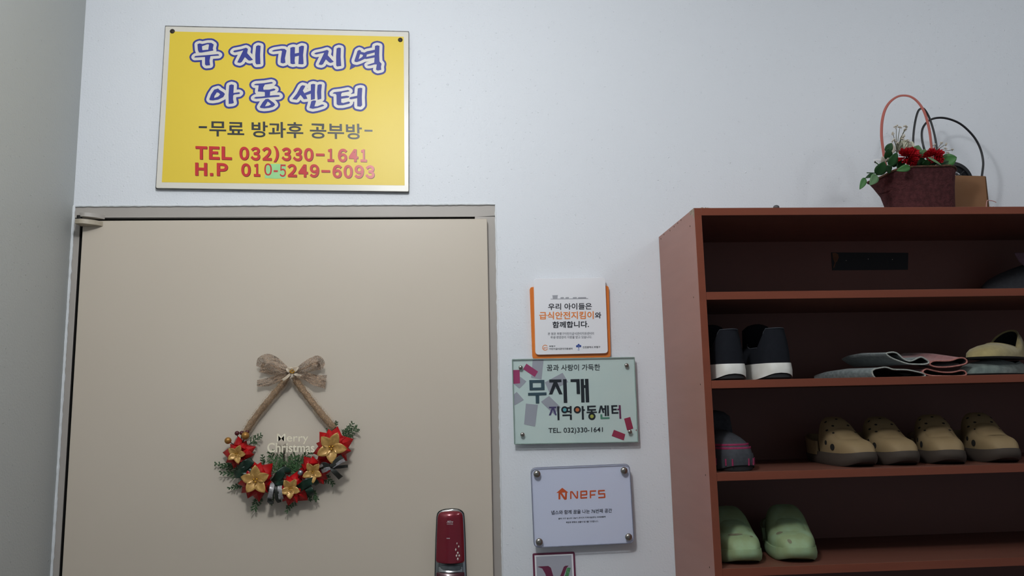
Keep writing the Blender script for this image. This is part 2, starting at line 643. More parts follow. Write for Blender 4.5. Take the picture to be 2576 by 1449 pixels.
ROW2 = [
    (K4, [[(205, 740), (260, 590), (360, 440), (480, 405), (520, 450), (640, 520), (690, 575), (640, 670), (480, 750), (320, 775), (225, 765)], [(360, 700), (365, 640), (440, 525), (500, 540), (540, 590), (480, 655)]]),
    (K4, [[(820, 305), (890, 278), (965, 300), (950, 545), (1120, 520), (1160, 545), (1130, 575), (985, 590), (945, 620), (940, 740), (965, 850), (920, 870), (805, 880), (800, 600)]]),
    (K4, [[(1590, 285), (1640, 260), (1900, 240), (2120, 205), (2175, 228), (2140, 250), (1920, 285), (1870, 380), (1880, 445), (2060, 440), (2200, 405), (2255, 430), (2220, 465), (2085, 500), (2075, 625), (2250, 610), (2360, 612), (2385, 640), (2350, 660), (2080, 680), (1900, 700), (1650, 720), (1580, 700), (1640, 665), (1820, 655), (1920, 640), (1920, 525), (1900, 510), (1705, 500), (1730, 310), (1600, 302)]]),
    (K4, [[(1765, 975), (1860, 820), (1940, 735), (2025, 722), (2110, 785), (2200, 850), (2240, 910), (2170, 970), (2050, 1005), (1900, 1020), (1790, 1005)], [(1925, 955), (2005, 810), (2060, 840), (2110, 900), (2030, 940)]]),
    (K5, [[(300, 700), (430, 540), (550, 320), (600, 290), (685, 310), (610, 450), (655, 525), (845, 445), (845, 270), (910, 250), (975, 262), (965, 480), (965, 700), (845, 725), (845, 540), (700, 585), (745, 690), (640, 705), (600, 650), (540, 575), (430, 720)]]),
    (K5, [[(1045, 285), (1110, 262), (1170, 270), (1150, 480), (1155, 690), (1045, 722), (1025, 500)]]),
    (K5, [[(860, 760), (940, 735), (1000, 750), (950, 915), (1040, 910), (1180, 855), (1245, 880), (1215, 905), (1040, 960), (900, 985), (805, 960)]]),
    (K5, [[(1480, 535), (1530, 495), (1740, 470), (1940, 430), (1990, 460), (1950, 480), (1760, 510), (1735, 560), (1740, 620), (1900, 598), (1980, 615), (1960, 655), (1740, 690), (1740, 800), (1800, 815), (1960, 770), (2005, 800), (1970, 835), (1780, 880), (1650, 880), (1605, 850), (1600, 580), (1570, 545)]]),
    (K5, [[(1985, 660), (2010, 640), (2210, 600), (2225, 385), (2300, 365), (2360, 375), (2345, 640), (2355, 880), (2310, 925), (2210, 910), (2210, 670), (2030, 705), (1985, 695)]]),
]
PXM = (at(800, 200, SY) - at(700, 200, SY)).length / 100


def loops_of(item, y):
    f, lps = item
    return [[xz(*f(p), y) for p in lp] for lp in lps]


for row, nm in ((ROW1, 'upper line of blue lettering'), (ROW2, 'second line of blue lettering')):
    a, b, c = Ink(), Ink(), Ink()
    a.start()
    b.start()
    c.start()
    for it in row:
        lp = loops_of(it, SY)
        dilate(a, lp, 12.6 * PXM)
        dilate(b, lp, 7.6 * PXM)
        dilate(c, lp, 0.0)
    if row is ROW1:
        a.poly([xz(*K3(p), SY) for p in ((1262, 860), (1219, 1056), (1400, 962))])
    a = a.emit(MB(), SY - 0.0006)
    b = b.emit(MB(), SY - 0.0009)
    c = c.emit(MB(), SY - 0.0012)
    o = a.build('lettering_outline', M_sgb, s1, smooth=False)
    b.build('lettering_border', M_sgw, o, smooth=False)
    lab(c.build('lettering', M_sgb, o, smooth=False), nm)

K8 = crop_map(480, 290, 5.3667)
mb = MB()
put_text(mb, '무료 방과후 공부방', K8((250, 284)), K8((2314, 327)), K8((250, 68)), SY - 0.0006, 0.019)
for r in ([(108, 147), (220, 149), (220, 176), (108, 174)], [(2345, 195), (2453, 197), (2453, 223), (2345, 221)]):
    mb.flat([[xz(*K8(p), SY) for p in r]], SY - 0.0006)
lab(mb.build('lettering', M_sgk, s1, smooth=False), 'black middle line of lettering')
TEL = [('Ｔ', 62, 417, 220, 595), ('Ｅ', 245, 420, 388, 597), ('Ｌ', 415, 422, 552, 600), ('０', 655, 424, 785, 606), ('３', 808, 428, 935, 610), ('２', 962, 430, 1090, 610), (')', 1115, 418, 1188, 632), ('３', 1225, 434, 1352, 616), ('３', 1378, 437, 1502, 619), ('０', 1528, 441, 1655, 622), ('-', 1688, 515, 1802, 548), ('１', 1845, 450, 1932, 626), ('６', 1985, 450, 2110, 632), ('４', 2132, 456, 2258, 628), ('１', 2290, 458, 2375, 630)]
HPR = [('Ｈ', 58, 640, 220, 815), ('.', 258, 778, 300, 818), ('Ｐ', 350, 645, 500, 820), ('０', 680, 648, 808, 828), ('１', 850, 653, 935, 827), ('２', 1303, 657, 1430, 834), ('４', 1452, 662, 1580, 836), ('９', 1605, 660, 1732, 840), ('-', 1762, 738, 1878, 770), ('６', 1912, 667, 2038, 849), ('０', 2062, 669, 2185, 851), ('９', 2210, 671, 2335, 852), ('３', 2358, 674, 2480, 854)]
HPT = [('０', 992, 650, 1095, 814), ('-', 1118, 742, 1175, 766), ('５', 1200, 664, 1285, 832)]


def glyphs(mb, items, y, off, sh=(0, 0)):
    for ch, x0, y0, x1, y1 in items:
        sl = 0.016 * (x1 - x0)
        if ch in '-.':
            mb.flat([[xz(K8((x, yy))[0] + sh[0], K8((x, yy))[1] + sh[1], y) for x, yy in ((x0, y0), (x1, y0 + sl), (x1, y1 + sl), (x0, y1))]], y)
        else:
            put_text(mb, ch, K8((x0, y1 - sl)), K8((x1, y1 + sl)), K8((x0, y0 - sl)), y, off, sh)


tp = MB().flat([[xz(*K8(p), SY) for p in ((1003, 660), (1150, 655), (1286, 662), (1284, 852), (1140, 858), (1000, 848))]], SY - 0.0007).build('correction_tape', M_sgt, s1, smooth=False)
lab(tp, 'pale green tape patch over the phone number')
for items, nm in ((TEL, 'red telephone line'), (HPR, 'red mobile number line')):
    o = MB()
    glyphs(o, items, SY - 0.0006, 0.044, (1.1, 1.1))
    o = o.build('lettering_shadow', M_sgd, s1, smooth=False)
    q = MB()
    glyphs(q, items, SY - 0.0010, 0.044)
    lab(q.build('lettering', M_sgr, o, smooth=False), nm)
q = MB()
glyphs(q, HPT, SY - 0.0010, 0.012)
lab(q.build('lettering', M_sgr, tp, smooth=False), 'hand painted red digits on the tape')
for px, py in ((433.5, 78.8), (1007, 100.5)):
    p = at(px, py, SY)
    MB().ball((p.x, SY, p.z), 0.0062, (1, 0.45, 1), 14, 8).build('screw', M_rust, s1)

# ------------------------------------------------------------------ food safety plaque
M_pw = mat('plaque_white_acrylic', (242, 243, 248), rough=0.16, spec=0.5, var=(0.15, 8, (236, 238, 244)), coat=0.3)
M_por = mat('orange_acrylic', (226, 128, 52), rough=0.25, var=(0.3, 10, (214, 112, 44)), coat=0.3)
M_ink = mat('dark_ink', (34, 36, 46), rough=0.4, var=(0.2, 60, (28, 30, 38)))
M_ink2 = mat('grey_ink', (104, 106, 116), rough=0.4, var=(0.2, 60, (96, 98, 108)))
M_oink = mat('orange_ink', (238, 138, 66), rough=0.4, var=(0.2, 40, (230, 128, 58)))
M_bink = mat('blue_ink', (58, 84, 158), rough=0.4, var=(0.2, 60, (48, 70, 140)))
M_pot = mat('pot_grey_ink', (168, 170, 178), rough=0.4, var=(0.2, 60, (156, 158, 166)))
PY = -0.016
s2 = thing('food_safety_plaque', 'small white plaque with rounded corners on an orange backing, highest on the wall', 'plaque', at(1435, 800, 0))
MB().prism(round_poly(quad([(1332.5, 722), (1531.5, 718.5), (1536.5, 899), (1339.5, 902.5)], -0.009), 0.008), -0.009, 0.0).build('backing', M_por, s2, bevel=0.0008)
MB().prism(round_poly(quad([(1342.5, 701), (1522.5, 698), (1529.5, 888.5), (1347, 892.5)], PY), 0.009), PY, -0.009).build('panel', M_pw, s2, bevel=0.0012)
KB = crop_map(1320, 690, 6.5875)
YT = PY - 0.0004


def ptext(body, x0, y0, x1, y1, m, off, parent, name, tilt=0.0, y=YT, K=KB):
    mb = MB()
    put_text(mb, body, K((x0, y1)), K((x1, y1 - tilt)), K((x0, y0)), y, off)
    return mb.build(name, m, parent, smooth=False)


lab(ptext('우리 아이들은', 388, 484, 1112, 592, M_ink, 0.016, s2, 'lettering', 10), 'first black line of lettering')
lab(ptext('급식안전지킴이', 240, 622, 1144, 750, M_oink, 0.022, s2, 'lettering', 10), 'orange line of lettering')
lab(ptext('와', 1162, 628, 1268, 732, M_ink, 0.02, s2, 'lettering', 1), 'last black syllable beside the orange line')
lab(ptext('함께합니다.', 460, 782, 1064, 892, M_ink, 0.022, s2, 'lettering', 10), 'third black line of lettering')
lab(ptext('본 원은 부평구어린이급식관리지원센터의', 384, 963, 1146, 1009, M_ink2, 0.004, s2, 'lettering', 6), 'grey small print, upper line')
lab(ptext('위생·영양관리 지원을 받고 있습니다.', 428, 1022, 1112, 1068, M_ink2, 0.004, s2, 'lettering', 6), 'grey small print, lower line')
lab(ptext('부평구', 405, 1180, 508, 1206, M_ink, 0.012, s2, 'lettering', 1), 'small district name beside the orange ring')
lab(ptext('어린이급식관리지원센터', 405, 1221, 792, 1254, M_ink, 0.012, s2, 'lettering', 5), 'small centre name beside the orange ring')
lab(ptext('인천광역시 부평구', 962, 1192, 1252, 1228, M_ink, 0.012, s2, 'lettering', 4), 'small city name beside the blue emblem')


def stroke(mb, pts, wpx, y, K, close=False, n=10, ink=None):
    """line of constant width with round joints, points in crop pixels, width in photo pixels"""
    P = [Vector(xz(*K(p), y)) for p in pts]
    r = wpx * PXM * 0.5
    if close:
        P.append(P[0])
    own = ink is None
    if own:
        ink = Ink()
        ink.start()
    for a, b in zip(P, P[1:]):
        d = b - a
        q = Vector((-d.y, d.x)).normalized() * r
        ink.poly((a + q, a - q, b - q, b + q))
    for a in P[1:-1] if not close else P:
        ink.poly([(a.x + r * cos(2 * pi * k / n), a.y + r * sin(2 * pi * k / n)) for k in range(n)])
    return ink.emit(mb, y) if own else mb


ik = Ink()
ik.start()
mb = MB()
stroke(mb, [(338 + 42 * cos(rd(a)), 1216 - 42 * sin(rd(a))) for a in range(35, 336, 12)], 1.5, YT, KB, ink=ik)
stroke(mb, [(312, 1216), (380, 1216)], 1.2, YT, KB, ink=ik)
stroke(mb, [(318 + 20 * cos(rd(a)), 1222 - 12 * sin(rd(a))) for a in range(200, 341, 20)], 1.0, YT, KB, ink=ik)
ik.emit(mb, YT)
lab(mb.build('emblem', M_oink, s2, smooth=False), 'orange ring emblem')
mb = MB()
ik = Ink()
ik.start()
for cx, cy, r in ((893, 1170, 17), (868, 1192, 19), (920, 1190, 19)):
    ik.poly([xz(*KB((cx + r * cos(2 * pi * k / 18), cy + r * sin(2 * pi * k / 18))), YT) for k in range(18)])
ik.poly([xz(*KB(p), YT) for p in ((885, 1190), (903, 1190), (900, 1240), (892, 1240))])
ik.emit(mb, YT)
stroke(mb, [(878, 1252), (892, 1256), (908, 1250)], 1.0, YT, KB)
lab(mb.build('emblem', M_bink, s2, smooth=False), 'blue three petalled emblem')
mb = MB()
stroke(mb, [(430, 411), (1052, 401)], 1.3, YT, KB)
mb.flat([[xz(*KB(p), YT) for p in ((460, 354), (546, 352), (542, 404), (466, 406))]], YT)
stroke(mb, [(454, 352), (552, 349)], 1.0, YT, KB)
for a, b in ((590, 652), (672, 735), (795, 865), (882, 1020)):
    mb.flat([[xz(*KB(p), YT) for p in ((a, 388), (a + 8, 380), (b - 8, 378), (b, 385), (b - 6, 400), (a + 6, 402))]], YT)
lab(mb.build('picture', M_pot, s2, smooth=False), 'printed grey counter with a pot and dishes')

# ------------------------------------------------------------------ frosted glass plaque
M_gsheet = mat('frosted_print', (222, 230, 229), rough=0.35, var=(0.5, 9, (206, 219, 222)))
M_glass = clear_mat('clear_glass', (250, 253, 252), 0.04)
M_gedge = mat('glass_edge_green', (158, 178, 172), rough=0.12, spec=0.6, var=(0.4, 40, (128, 148, 144)))
M_teal = mat('slate_ink', (62, 84, 98), rough=0.4, var=(0.3, 30, (52, 72, 84)))
M_pink = mat('magenta_print', (176, 62, 112), rough=0.4, var=(0.2, 30, (166, 56, 104)))
M_crim = mat('crimson_print', (170, 48, 82), rough=0.4, var=(0.2, 30, (160, 44, 74)))
M_mauve = mat('pale_mauve_print', (176, 172, 186), rough=0.4, var=(0.2, 30, (168, 164, 178)))
M_purp = mat('purple_ink', (84, 72, 120), rough=0.4, var=(0.2, 30, (76, 64, 110)))
M_plum = mat('plum_ink', (120, 52, 92), rough=0.4, var=(0.2, 30, (110, 46, 84)))
M_grn = mat('green_ink', (92, 146, 124), rough=0.4, var=(0.2, 30, (84, 136, 114)))
M_cyan = mat('cyan_ink', (106, 176, 188), rough=0.4, var=(0.2, 30, (96, 164, 176)))
M_or2 = mat('burnt_orange_ink', (214, 120, 76), rough=0.4, var=(0.2, 30, (204, 110, 66)))
M_yel = mat('olive_yellow_ink', (188, 184, 86), rough=0.4, var=(0.2, 30, (178, 172, 76)))
M_steel = mat('brushed_steel', (168, 164, 158), rough=0.28, metal=1.0, var=(0.3, 90, (140, 136, 130)))
GY = -0.020
GS = GY + 0.006
s3 = thing('glass_plaque', 'wide frosted glass plaque with pink confetti print, under the orange backed plaque', 'plaque', at(1447, 1010, 0))
gc = [(1288.8, 904.4), (1596, 899), (1605.5, 1111.8), (1294.5, 1117.2)]
sh = MB().prism(quad(gc, GS), GS, GS + 0.001).build('frosted_sheet', M_gsheet, s3, smooth=False)
MB().prism(quad(gc, GY), GY, GS - 0.0014).build('glass_pane', M_glass, s3, bevel=0.0008)
mb = MB()
ge = [at(p[0], p[1], GY) for p in gc]
for a, b in zip(ge, ge[1:] + ge[:1]):
    d = (b - a).normalized()
    mb.tube([(a.x, GY + 0.0025, a.z), (b.x, GY + 0.0025, b.z)], 0.0014, 6)
mb.build('polished_edge', M_gedge, s3)
KC = crop_map(1260, 680, 3.2211)
YG = GS - 0.0004


def blot(parent, m, name, polys, K, y, txt=None):
    mb = MB()
    for lps in polys:
        mb.flat([[xz(*K(p), y) for p in lp] for lp in lps], y)
    o = mb.build(name, m, parent, smooth=False)
    if txt:
        lab(o, txt)
    return o


def clipx(poly, K):
    return poly


for p in ([(258, 722), (346, 721), (330, 885), (245, 870)], [(150, 858), (207, 900), (150, 958), (105, 922)], [(128, 985), (186, 1050), (110, 1095), (106, 1005)], [(203, 1080), (300, 1090), (277, 1266), (188, 1248)], [(500, 830), (545, 905), (392, 988), (356, 908)], [(390, 1018), (485, 1110), (430, 1168), (325, 1065)]):
    blot(s3, M_mauve, 'confetti', [[p]], KC, YG - 0.0001, 'pale mauve confetti print')
for p, m in (([(97, 808), (152, 807), (155, 916), (99, 920)], M_pink), ([(207, 756), (301, 820), (275, 864), (180, 800)], M_pink), ([(998, 1202), (1048, 1188), (1073, 1282), (1023, 1298)], M_crim), ([(916, 1292), (1008, 1328), (996, 1378), (898, 1342)], M_crim), ([(1092, 1297), (1098, 1286), (1100, 1304)], M_crim)):
    blot(s3, m, 'confetti', [[p]], KC, YG - 0.0003, 'pink confetti print')
K6 = crop_map(1310, 930, 13.558)
YG2 = YG - 0.0005
blot(s3, M_teal, 'lettering', [[[(290, 355), (805, 348), (815, 695), (302, 708)], [(408, 452), (692, 448), (695, 605), (412, 612)]], [[(248, 790), (878, 772), (880, 868), (628, 880), (632, 1152), (515, 1155), (505, 884), (250, 885)]]], K6, YG2, 'large slate syllable')
blot(s3, M_ink, 'lettering', [[[(970, 335), (1385, 330), (1388, 425), (1245, 432), (1425, 835), (1310, 842), (1185, 575), (1075, 840), (960, 845), (1115, 435), (972, 437)]], [[(1440, 325), (1560, 322), (1588, 1130), (1468, 1132)]]], K6, YG2, 'middle large black syllable')
blot(s3, M_ink, 'lettering', [[[(1698, 325), (2005, 318), (2025, 828), (1910, 830), (1895, 418), (1698, 418)]], [[(2040, 318), (2150, 315), (2158, 525), (2200, 522), (2185, 315), (2305, 312), (2338, 1108), (2220, 1112), (2200, 622), (2165, 622), (2180, 1112), (2065, 1118)]]], K6, YG2, 'last large black syllable')
K7 = crop_map(1370, 1000, 12.267)


def ring(cx, cy, R, r):
    return [[(cx + R * cos(2 * pi * k / 30), cy + R * sin(2 * pi * k / 30)) for k in range(30)], [(cx + r * cos(2 * pi * k / 30), cy + r * sin(2 * pi * k / 30)) for k in range(30)]]


blot(s3, M_purp, 'lettering', [[[(135, 285), (360, 280), (362, 328), (300, 330), (378, 545), (325, 548), (255, 380), (190, 550), (130, 552), (215, 335), (138, 335)]]], K7, YG2, 'purple stroke')
o = blot(s3, M_ink, 'lettering', [[[(385, 275), (450, 275), (460, 695), (400, 700)]], ring(620, 378, 108, 56), [[(700, 300), (775, 298), (770, 262), (832, 262), (835, 490), (778, 495), (775, 455), (700, 455), (700, 410), (775, 408), (773, 345), (700, 345)]], [[(550, 525), (838, 520), (842, 688), (782, 688), (780, 565), (550, 575)]], ring(1010, 378, 112, 60), [[(1140, 262), (1200, 262), (1203, 360), (1240, 360), (1240, 410), (1205, 410), (1215, 678), (1152, 680)]], [[(1312, 255), (1580, 248), (1580, 295), (1372, 302), (1375, 355), (1585, 350), (1588, 402), (1480, 405), (1480, 435), (1612, 430), (1615, 472), (1295, 482), (1292, 437), (1425, 435), (1425, 408), (1315, 410)]], ring(1460, 582, 112, 56), [[(1715, 250), (1775, 248), (1845, 470), (1790, 475), (1745, 330), (1715, 478), (1658, 478)]], [[(1800, 330), (1850, 330), (1845, 245), (1905, 242), (1912, 570), (1858, 575), (1852, 380), (1815, 380)]], [[(1922, 243), (1978, 243), (1990, 565), (1932, 570)]], [[(2055, 240), (2240, 235), (2245, 280), (2115, 285), (2118, 345), (2225, 342), (2228, 390), (2120, 393), (2120, 452), (2275, 448), (2278, 495), (2070, 502)]]], K7, YG2, 'black strokes of the colourful line')
for cx, cy, r, m, t in ((620, 378, 56, M_cyan, 'cyan dot'), (1010, 378, 60, M_or2, 'orange dot'), (1460, 582, 56, M_yel, 'yellow dot')):
    blot(o, m, 'letter_dot', [[ring(cx, cy, r, r)[0]]], K7, YG2, t)
blot(s3, M_grn, 'lettering', [[[(1720, 520), (1778, 518), (1785, 610), (2005, 605), (2005, 655), (1725, 665)]]], K7, YG2, 'green stroke')
blot(s3, M_plum, 'lettering', [[[(2285, 235), (2345, 235), (2368, 650), (2310, 655), (2300, 388), (2245, 388), (2245, 345), (2290, 343)]]], K7, YG2, 'plum stroke')
lab(ptext('꿈과 사랑이 가득한', 372, 764, 804, 816, M_ink, 0.006, s3, 'lettering', 5, YG2, KC), 'thin black line at the top')
lab(ptext('TEL. ０３２)３３０-１６４１'.replace('０', '0').replace('３', '3').replace('２', '2').replace('１', '1').replace('６', '6').replace('４', '4'), 385, 1278, 826, 1330, M_ink, 0.006, s3, 'lettering', 8, YG2, KC), 'telephone line at the bottom')


def standoff(parent, px, py, y, r):
    p = at(px, py, y)
    o = MB().tube([(p.x, y - 0.0005, p.z), (p.x, -0.0005, p.z)], r * 0.72, 16).build('standoff_post', M_steel, parent)
    rings = []
    for k in range(9):
        a = k / 8 * pi / 2
        rings.append([(p.x + r * cos(a) * cos(t), y - 0.0015 - r * 0.62 * sin(a), p.z + r * cos(a) * sin(t)) for t in [2 * pi * i / 20 for i in range(20)]])
    cap = MB().loft([[(q[0], y, q[2]) for q in rings[0]]] + rings, True, True, True)
    cap.build('screw_cap', M_steel, o)


for px, py in ((1309.7, 924.6), (1576, 919), (1314.3, 1093), (1584.4, 1086)):
    standoff(s3, px, py, GY, 5.2 * PXM)

# ------------------------------------------------------------------ acrylic sponsor plaque
M_acs = mat('blue_white_sheet', (234, 237, 249), rough=0.4, var=(0.4, 7, (224, 229, 243)))
M_acr = clear_mat('clear_acrylic', (250, 251, 254), 0.05)
M_ace = mat('acrylic_edge', (152, 158, 178), rough=0.12, spec=0.6, var=(0.4, 40, (118, 124, 144)))
M_on = mat('vermilion_ink', (226, 96, 40), rough=0.4, var=(0.2, 30, (214, 86, 34)))
NY = -0.026
NS = NY + 0.007
KN = crop_map(1300, 1140, 4.688)
s4 = thing('acrylic_plaque', 'clear acrylic plaque with an orange house logo and four steel caps', 'plaque', at(1465, 1272, 0))
nc = [(1335.4, 1177.3), (1583.6, 1167.3), (1595.4, 1366), (1343.8, 1377.8)]
ins = [(1347, 1190), (1588, 1180), (1591, 1362), (1350, 1374)]
MB().prism(round_poly(quad(nc, NS), 0.012), NS, NS + 0.0008).build('printed_sheet', M_acs, s4, smooth=False)
MB().prism(round_poly(quad(nc, NY), 0.013), NY, NS - 0.0014).build('acrylic_pane', M_acr, s4, bevel=0.001)
ep = round_poly(quad(nc, NY), 0.013)
MB().tube([(p[0], NY + 0.0025, p[1]) for p in ep], 0.0011, 6, close=True).build('polished_edge', M_ace, s4)
YN = NS - 0.0004
mb = MB()
ik = Ink()
ik.start()
ik.poly([xz(*KN(p), YN) for p in ((466, 470), (536, 408), (604, 460), (598, 466), (560, 464), (487, 468))])
stroke(mb, [(503, 545), (503, 470), (520, 470), (566, 538), (578, 538), (582, 464)], 4.6, YN, KN, ink=ik)
stroke(mb, [(637, 540), (637, 456), (652, 456), (704, 528), (715, 528), (715, 447)], 3.4, YN, KN, ink=ik)
stroke(mb, [(830, 524), (757, 529), (757, 452), (823, 448), (825, 488), (757, 494)], 3.4, YN, KN, ink=ik)
stroke(mb, [(936, 445), (868, 448), (870, 532)], 3.4, YN, KN, ink=ik)
stroke(mb, [(870, 494), (926, 490)], 3.2, YN, KN, ink=ik)
stroke(mb, [(1038, 440), (966, 444), (967, 481), (1035, 478), (1038, 520), (962, 525)], 3.4, YN, KN, ink=ik)
ik.emit(mb, YN)
lab(mb.build('logo', M_on, s4, smooth=False), 'orange house logo with angular capital letters')
lab(ptext('넵스와 함께 꿈을 나눈 76번째 공간', 408, 676, 1124, 726, M_ink, 0.012, s4, 'lettering', 25, YN, KN), 'main black line of lettering')
lab(ptext('결의 가구 넵스의 나눔이 (무지개 지역아동센터) 여러분들께', 490, 763, 1046, 786, M_ink, 0.012, s4, 'lettering', 23, YN, KN), 'small print, upper line')
lab(ptext('희망과 변화의 선물이 되기를 기대합니다.', 580, 806, 964, 828, M_ink, 0.012, s4, 'lettering', 14, YN, KN), 'small print, lower line')
for px, py in ((1350.7, 1192.2), (1569.8, 1183.8), (1581.2, 1350.8), (1356.5, 1363)):
    standoff(s4, px, py, NY, 8.6 * PXM)

# ------------------------------------------------------------------ poster cut by the lower edge
M_mar = mat('maroon_print', (112, 44, 74), rough=0.4, var=(0.2, 30, (100, 38, 64)))
M_pgr = mat('poster_grey', (178, 180, 192), rough=0.4, var=(0.4, 12, (162, 164, 176)))
M_pgn = mat('poster_green', (96, 168, 112), rough=0.4, var=(0.9, 260, (58, 112, 74)))
s5 = thing('framed_notice', 'small notice with maroon border and big purple letter V, under the acrylic plaque', 'notice', at(1395, 1460, 0))
QY = -0.004
MB().prism(round_poly(quad([(1339.8, 1392.6), (1445.6, 1388.2), (1452, 1530), (1345, 1534)], QY), 0.004), QY, 0.0).build('border', M_mar, s5, bevel=0.0004)
MB().flat([quad([(1344.6, 1397), (1441.4, 1393), (1447.5, 1526), (1349.6, 1529.5)], QY)], QY - 0.0003).build('margin', M_pw, s5, smooth=False)
MB().flat([quad([(1348.5, 1400.3), (1437.4, 1396.4), (1443, 1521), (1353.5, 1525)], QY)], QY - 0.0005).build('picture', M_pgr, s5, smooth=False)
blot(s5, M_mar, 'lettering', [[[(243, 1340), (262, 1336), (372, 1330), (402, 1352), (425, 1430), (462, 1560), (520, 1430), (555, 1340), (575, 1328), (612, 1326), (590, 1350), (560, 1430), (500, 1600), (440, 1640), (385, 1570), (335, 1420), (300, 1360)]]], KN, QY - 0.0008, 'purple letter V')
blot(s5, M_pgn, 'picture_patch', [[[(592, 1350), (637, 1352), (615, 1432), (600, 1500), (545, 1520), (572, 1430)]]], KN, QY - 0.0010, 'green checked patch')

# ------------------------------------------------------------------ christmas wreath on the door
M_red = mat('red_satin', (190, 16, 22), rough=0.38, spec=0.35, var=(0.6, 60, (138, 8, 14)))
M_gold = mat('gold_satin', (206, 164, 96), rough=0.34, metal=0.2, var=(0.6, 120, (160, 120, 62)))
M_gball = mat('gold_bead', (206, 160, 66), rough=0.25, metal=0.9, var=(0.3, 200, (176, 132, 48)))
M_gmat = mat('matt_gold_ball', (178, 130, 66), rough=0.45, metal=0.6, var=(0.4, 150, (146, 102, 48)))
M_berry = mat('dark_red_berry', (84, 18, 26), rough=0.4, var=(0.5, 150, (56, 10, 16)))
M_silver = mat('silver_ball', (176, 182, 190), rough=0.22, metal=0.8, var=(0.4, 200, (132, 140, 150)))
M_twig = mat('dark_twig', (42, 30, 26), rough=0.7, var=(0.4, 200, (26, 18, 16)))
M_pine = mat('glitter_pine', (90, 126, 84), rough=0.45, spec=0.5, var=(0.8, 400, (34, 60, 40)))
M_pine2 = mat('bright_glitter_pine', (104, 140, 92), rough=0.3, spec=0.7, var=(0.9, 500, (52, 92, 58)))
M_grib = mat('green_gold_ribbon', (30, 62, 46), rough=0.35, metal=0.15, var=(0.9, 60, (16, 34, 26)))
M_bow = mat('black_ribbon', (44, 46, 42), rough=0.5, var=(0.4, 200, (30, 32, 28)))
M_sed = mat('silver_edge_ribbon', (168, 166, 168), rough=0.35, metal=0.3, var=(0.6, 300, (110, 108, 112)))
M_org = sheer_mat('gold_organza', (196, 164, 130), (136, 106, 80), 0.85)
M_orgb = sheer_mat('gold_organza_bow', (192, 160, 130), (124, 96, 78), 0.8)
M_veil = sheer_mat('gold_organza_edge', (206, 180, 146), (160, 132, 100), 0.34)
M_wht = mat('cream_satin', (214, 198, 176), rough=0.35, var=(0.4, 90, (186, 166, 142)))
M_letter = mat('champagne_letters', (248, 240, 218), rough=0.25, spec=0.7, var=(0.4, 120, (224, 212, 184)))

KW = crop_map(520, 870, 3.0833)
WP = (at(700, 1100, LY) - at(690, 1100, LY)).length / 10 / 3.0833      # metres per crop pixel on the door


def wp(x, y, out=0.0):
    """crop pixel of the wreath on the door, raised out of the door by out (seen straight on, at its own depth)"""
    px, py = KW((x, y))
    return at(px, py, LY - out)


wr = thing('christmas_wreath', 'christmas wreath of red and gold flowers hung by a gold ribbon on the door', 'wreath', at(715, 1100, LY))
OUT = Vector((0, -1, 0))


def in_plane(a):
    return Vector((cos(a), 0, sin(a)))


rn = random.Random(5)

# carrying ring of wire behind the flowers
pts = [wp(x, y, 0.012) for x, y in ((270, 760), (240, 860), (270, 960), (340, 1050), (440, 1110), (560, 1140), (680, 1130), (790, 1070), (880, 990), (960, 890), (990, 780), (985, 690))]
MB().tube(pts, 0.0035, 8).build('wire_ring', M_twig, wr)


def sprig(name, x0, y0, x1, y1, out0, out1, spread, n, m=M_pine, seed=0, thick=0.0009):
    r = random.Random(seed)
    a, b = wp(x0, y0, out0), wp(x1, y1, out1)
    mb = MB()
    mb.tube([a, a.lerp(b, 0.5) + OUT * 0.002, b], [thick * 1.5, thick * 1.2, thick * 0.7], 5)
    d = (b - a).normalized()
    L = (b - a).length
    for k in range(n):
        t = (k + 0.6) / n
        p = a.lerp(b, t)
        for sgn in (-1, 1):
            ang = r.uniform(0.5, 0.95) * sgn
            q = Matrix.Rotation(ang, 3, 'Y') @ d
            ln = L * spread * (1.05 - 0.6 * t) * r.uniform(0.7, 1.1)
            e = p + q * ln + OUT * r.uniform(-0.002, 0.006)
            mb.tube([p, p.lerp(e, 0.5), e], [thick, thick, thick * 0.6], 4)
            for j in range(3):
                s0 = p.lerp(e, 0.35 + 0.25 * j)
                for sg in (-1, 1):
                    q2 = Matrix.Rotation(0.75 * sg, 3, 'Y') @ q
                    e2 = s0 + q2 * ln * r.uniform(0.22, 0.4) + OUT * r.uniform(0, 0.004)
                    mb.tube([s0, e2], [thick * 0.9, thick * 0.5], 4)
    return mb.build(name, m, wr)


for i, a in enumerate([(330, 765, 425, 690, .01, .014, .42, 5), (300, 900, 120, 930, .008, .01, .3, 7), (250, 960, 70, 915, .006, .009, .26, 7), (290, 1000, 110, 985, .006, .012, .28, 6), (290, 1080, 175, 1105, .006, .01, .34, 5),
                       (410, 1130, 372, 1270, .008, .012, .4, 6), (690, 1180, 622, 1282, .008, .012, .4, 5), (520, 1150, 500, 1228, .008, .012, .42, 4), (790, 1110, 858, 1190, .008, .014, .44, 6), (760, 1130, 810, 1195, .006, .012, .4, 5),
                       (900, 1000, 985, 1072, .008, .012, .44, 5), (1040, 720, 1165, 640, .01, .014, .46, 6), (1050, 705, 1135, 600, .012, .016, .34, 6), (980, 690, 1010, 590, .01, .014, .4, 5), (960, 680, 930, 640, .01, .012, .4, 3), (445, 930, 430, 845, .008, .012, .36, 4)]):
    sprig('pine_sprig', *a, seed=i)
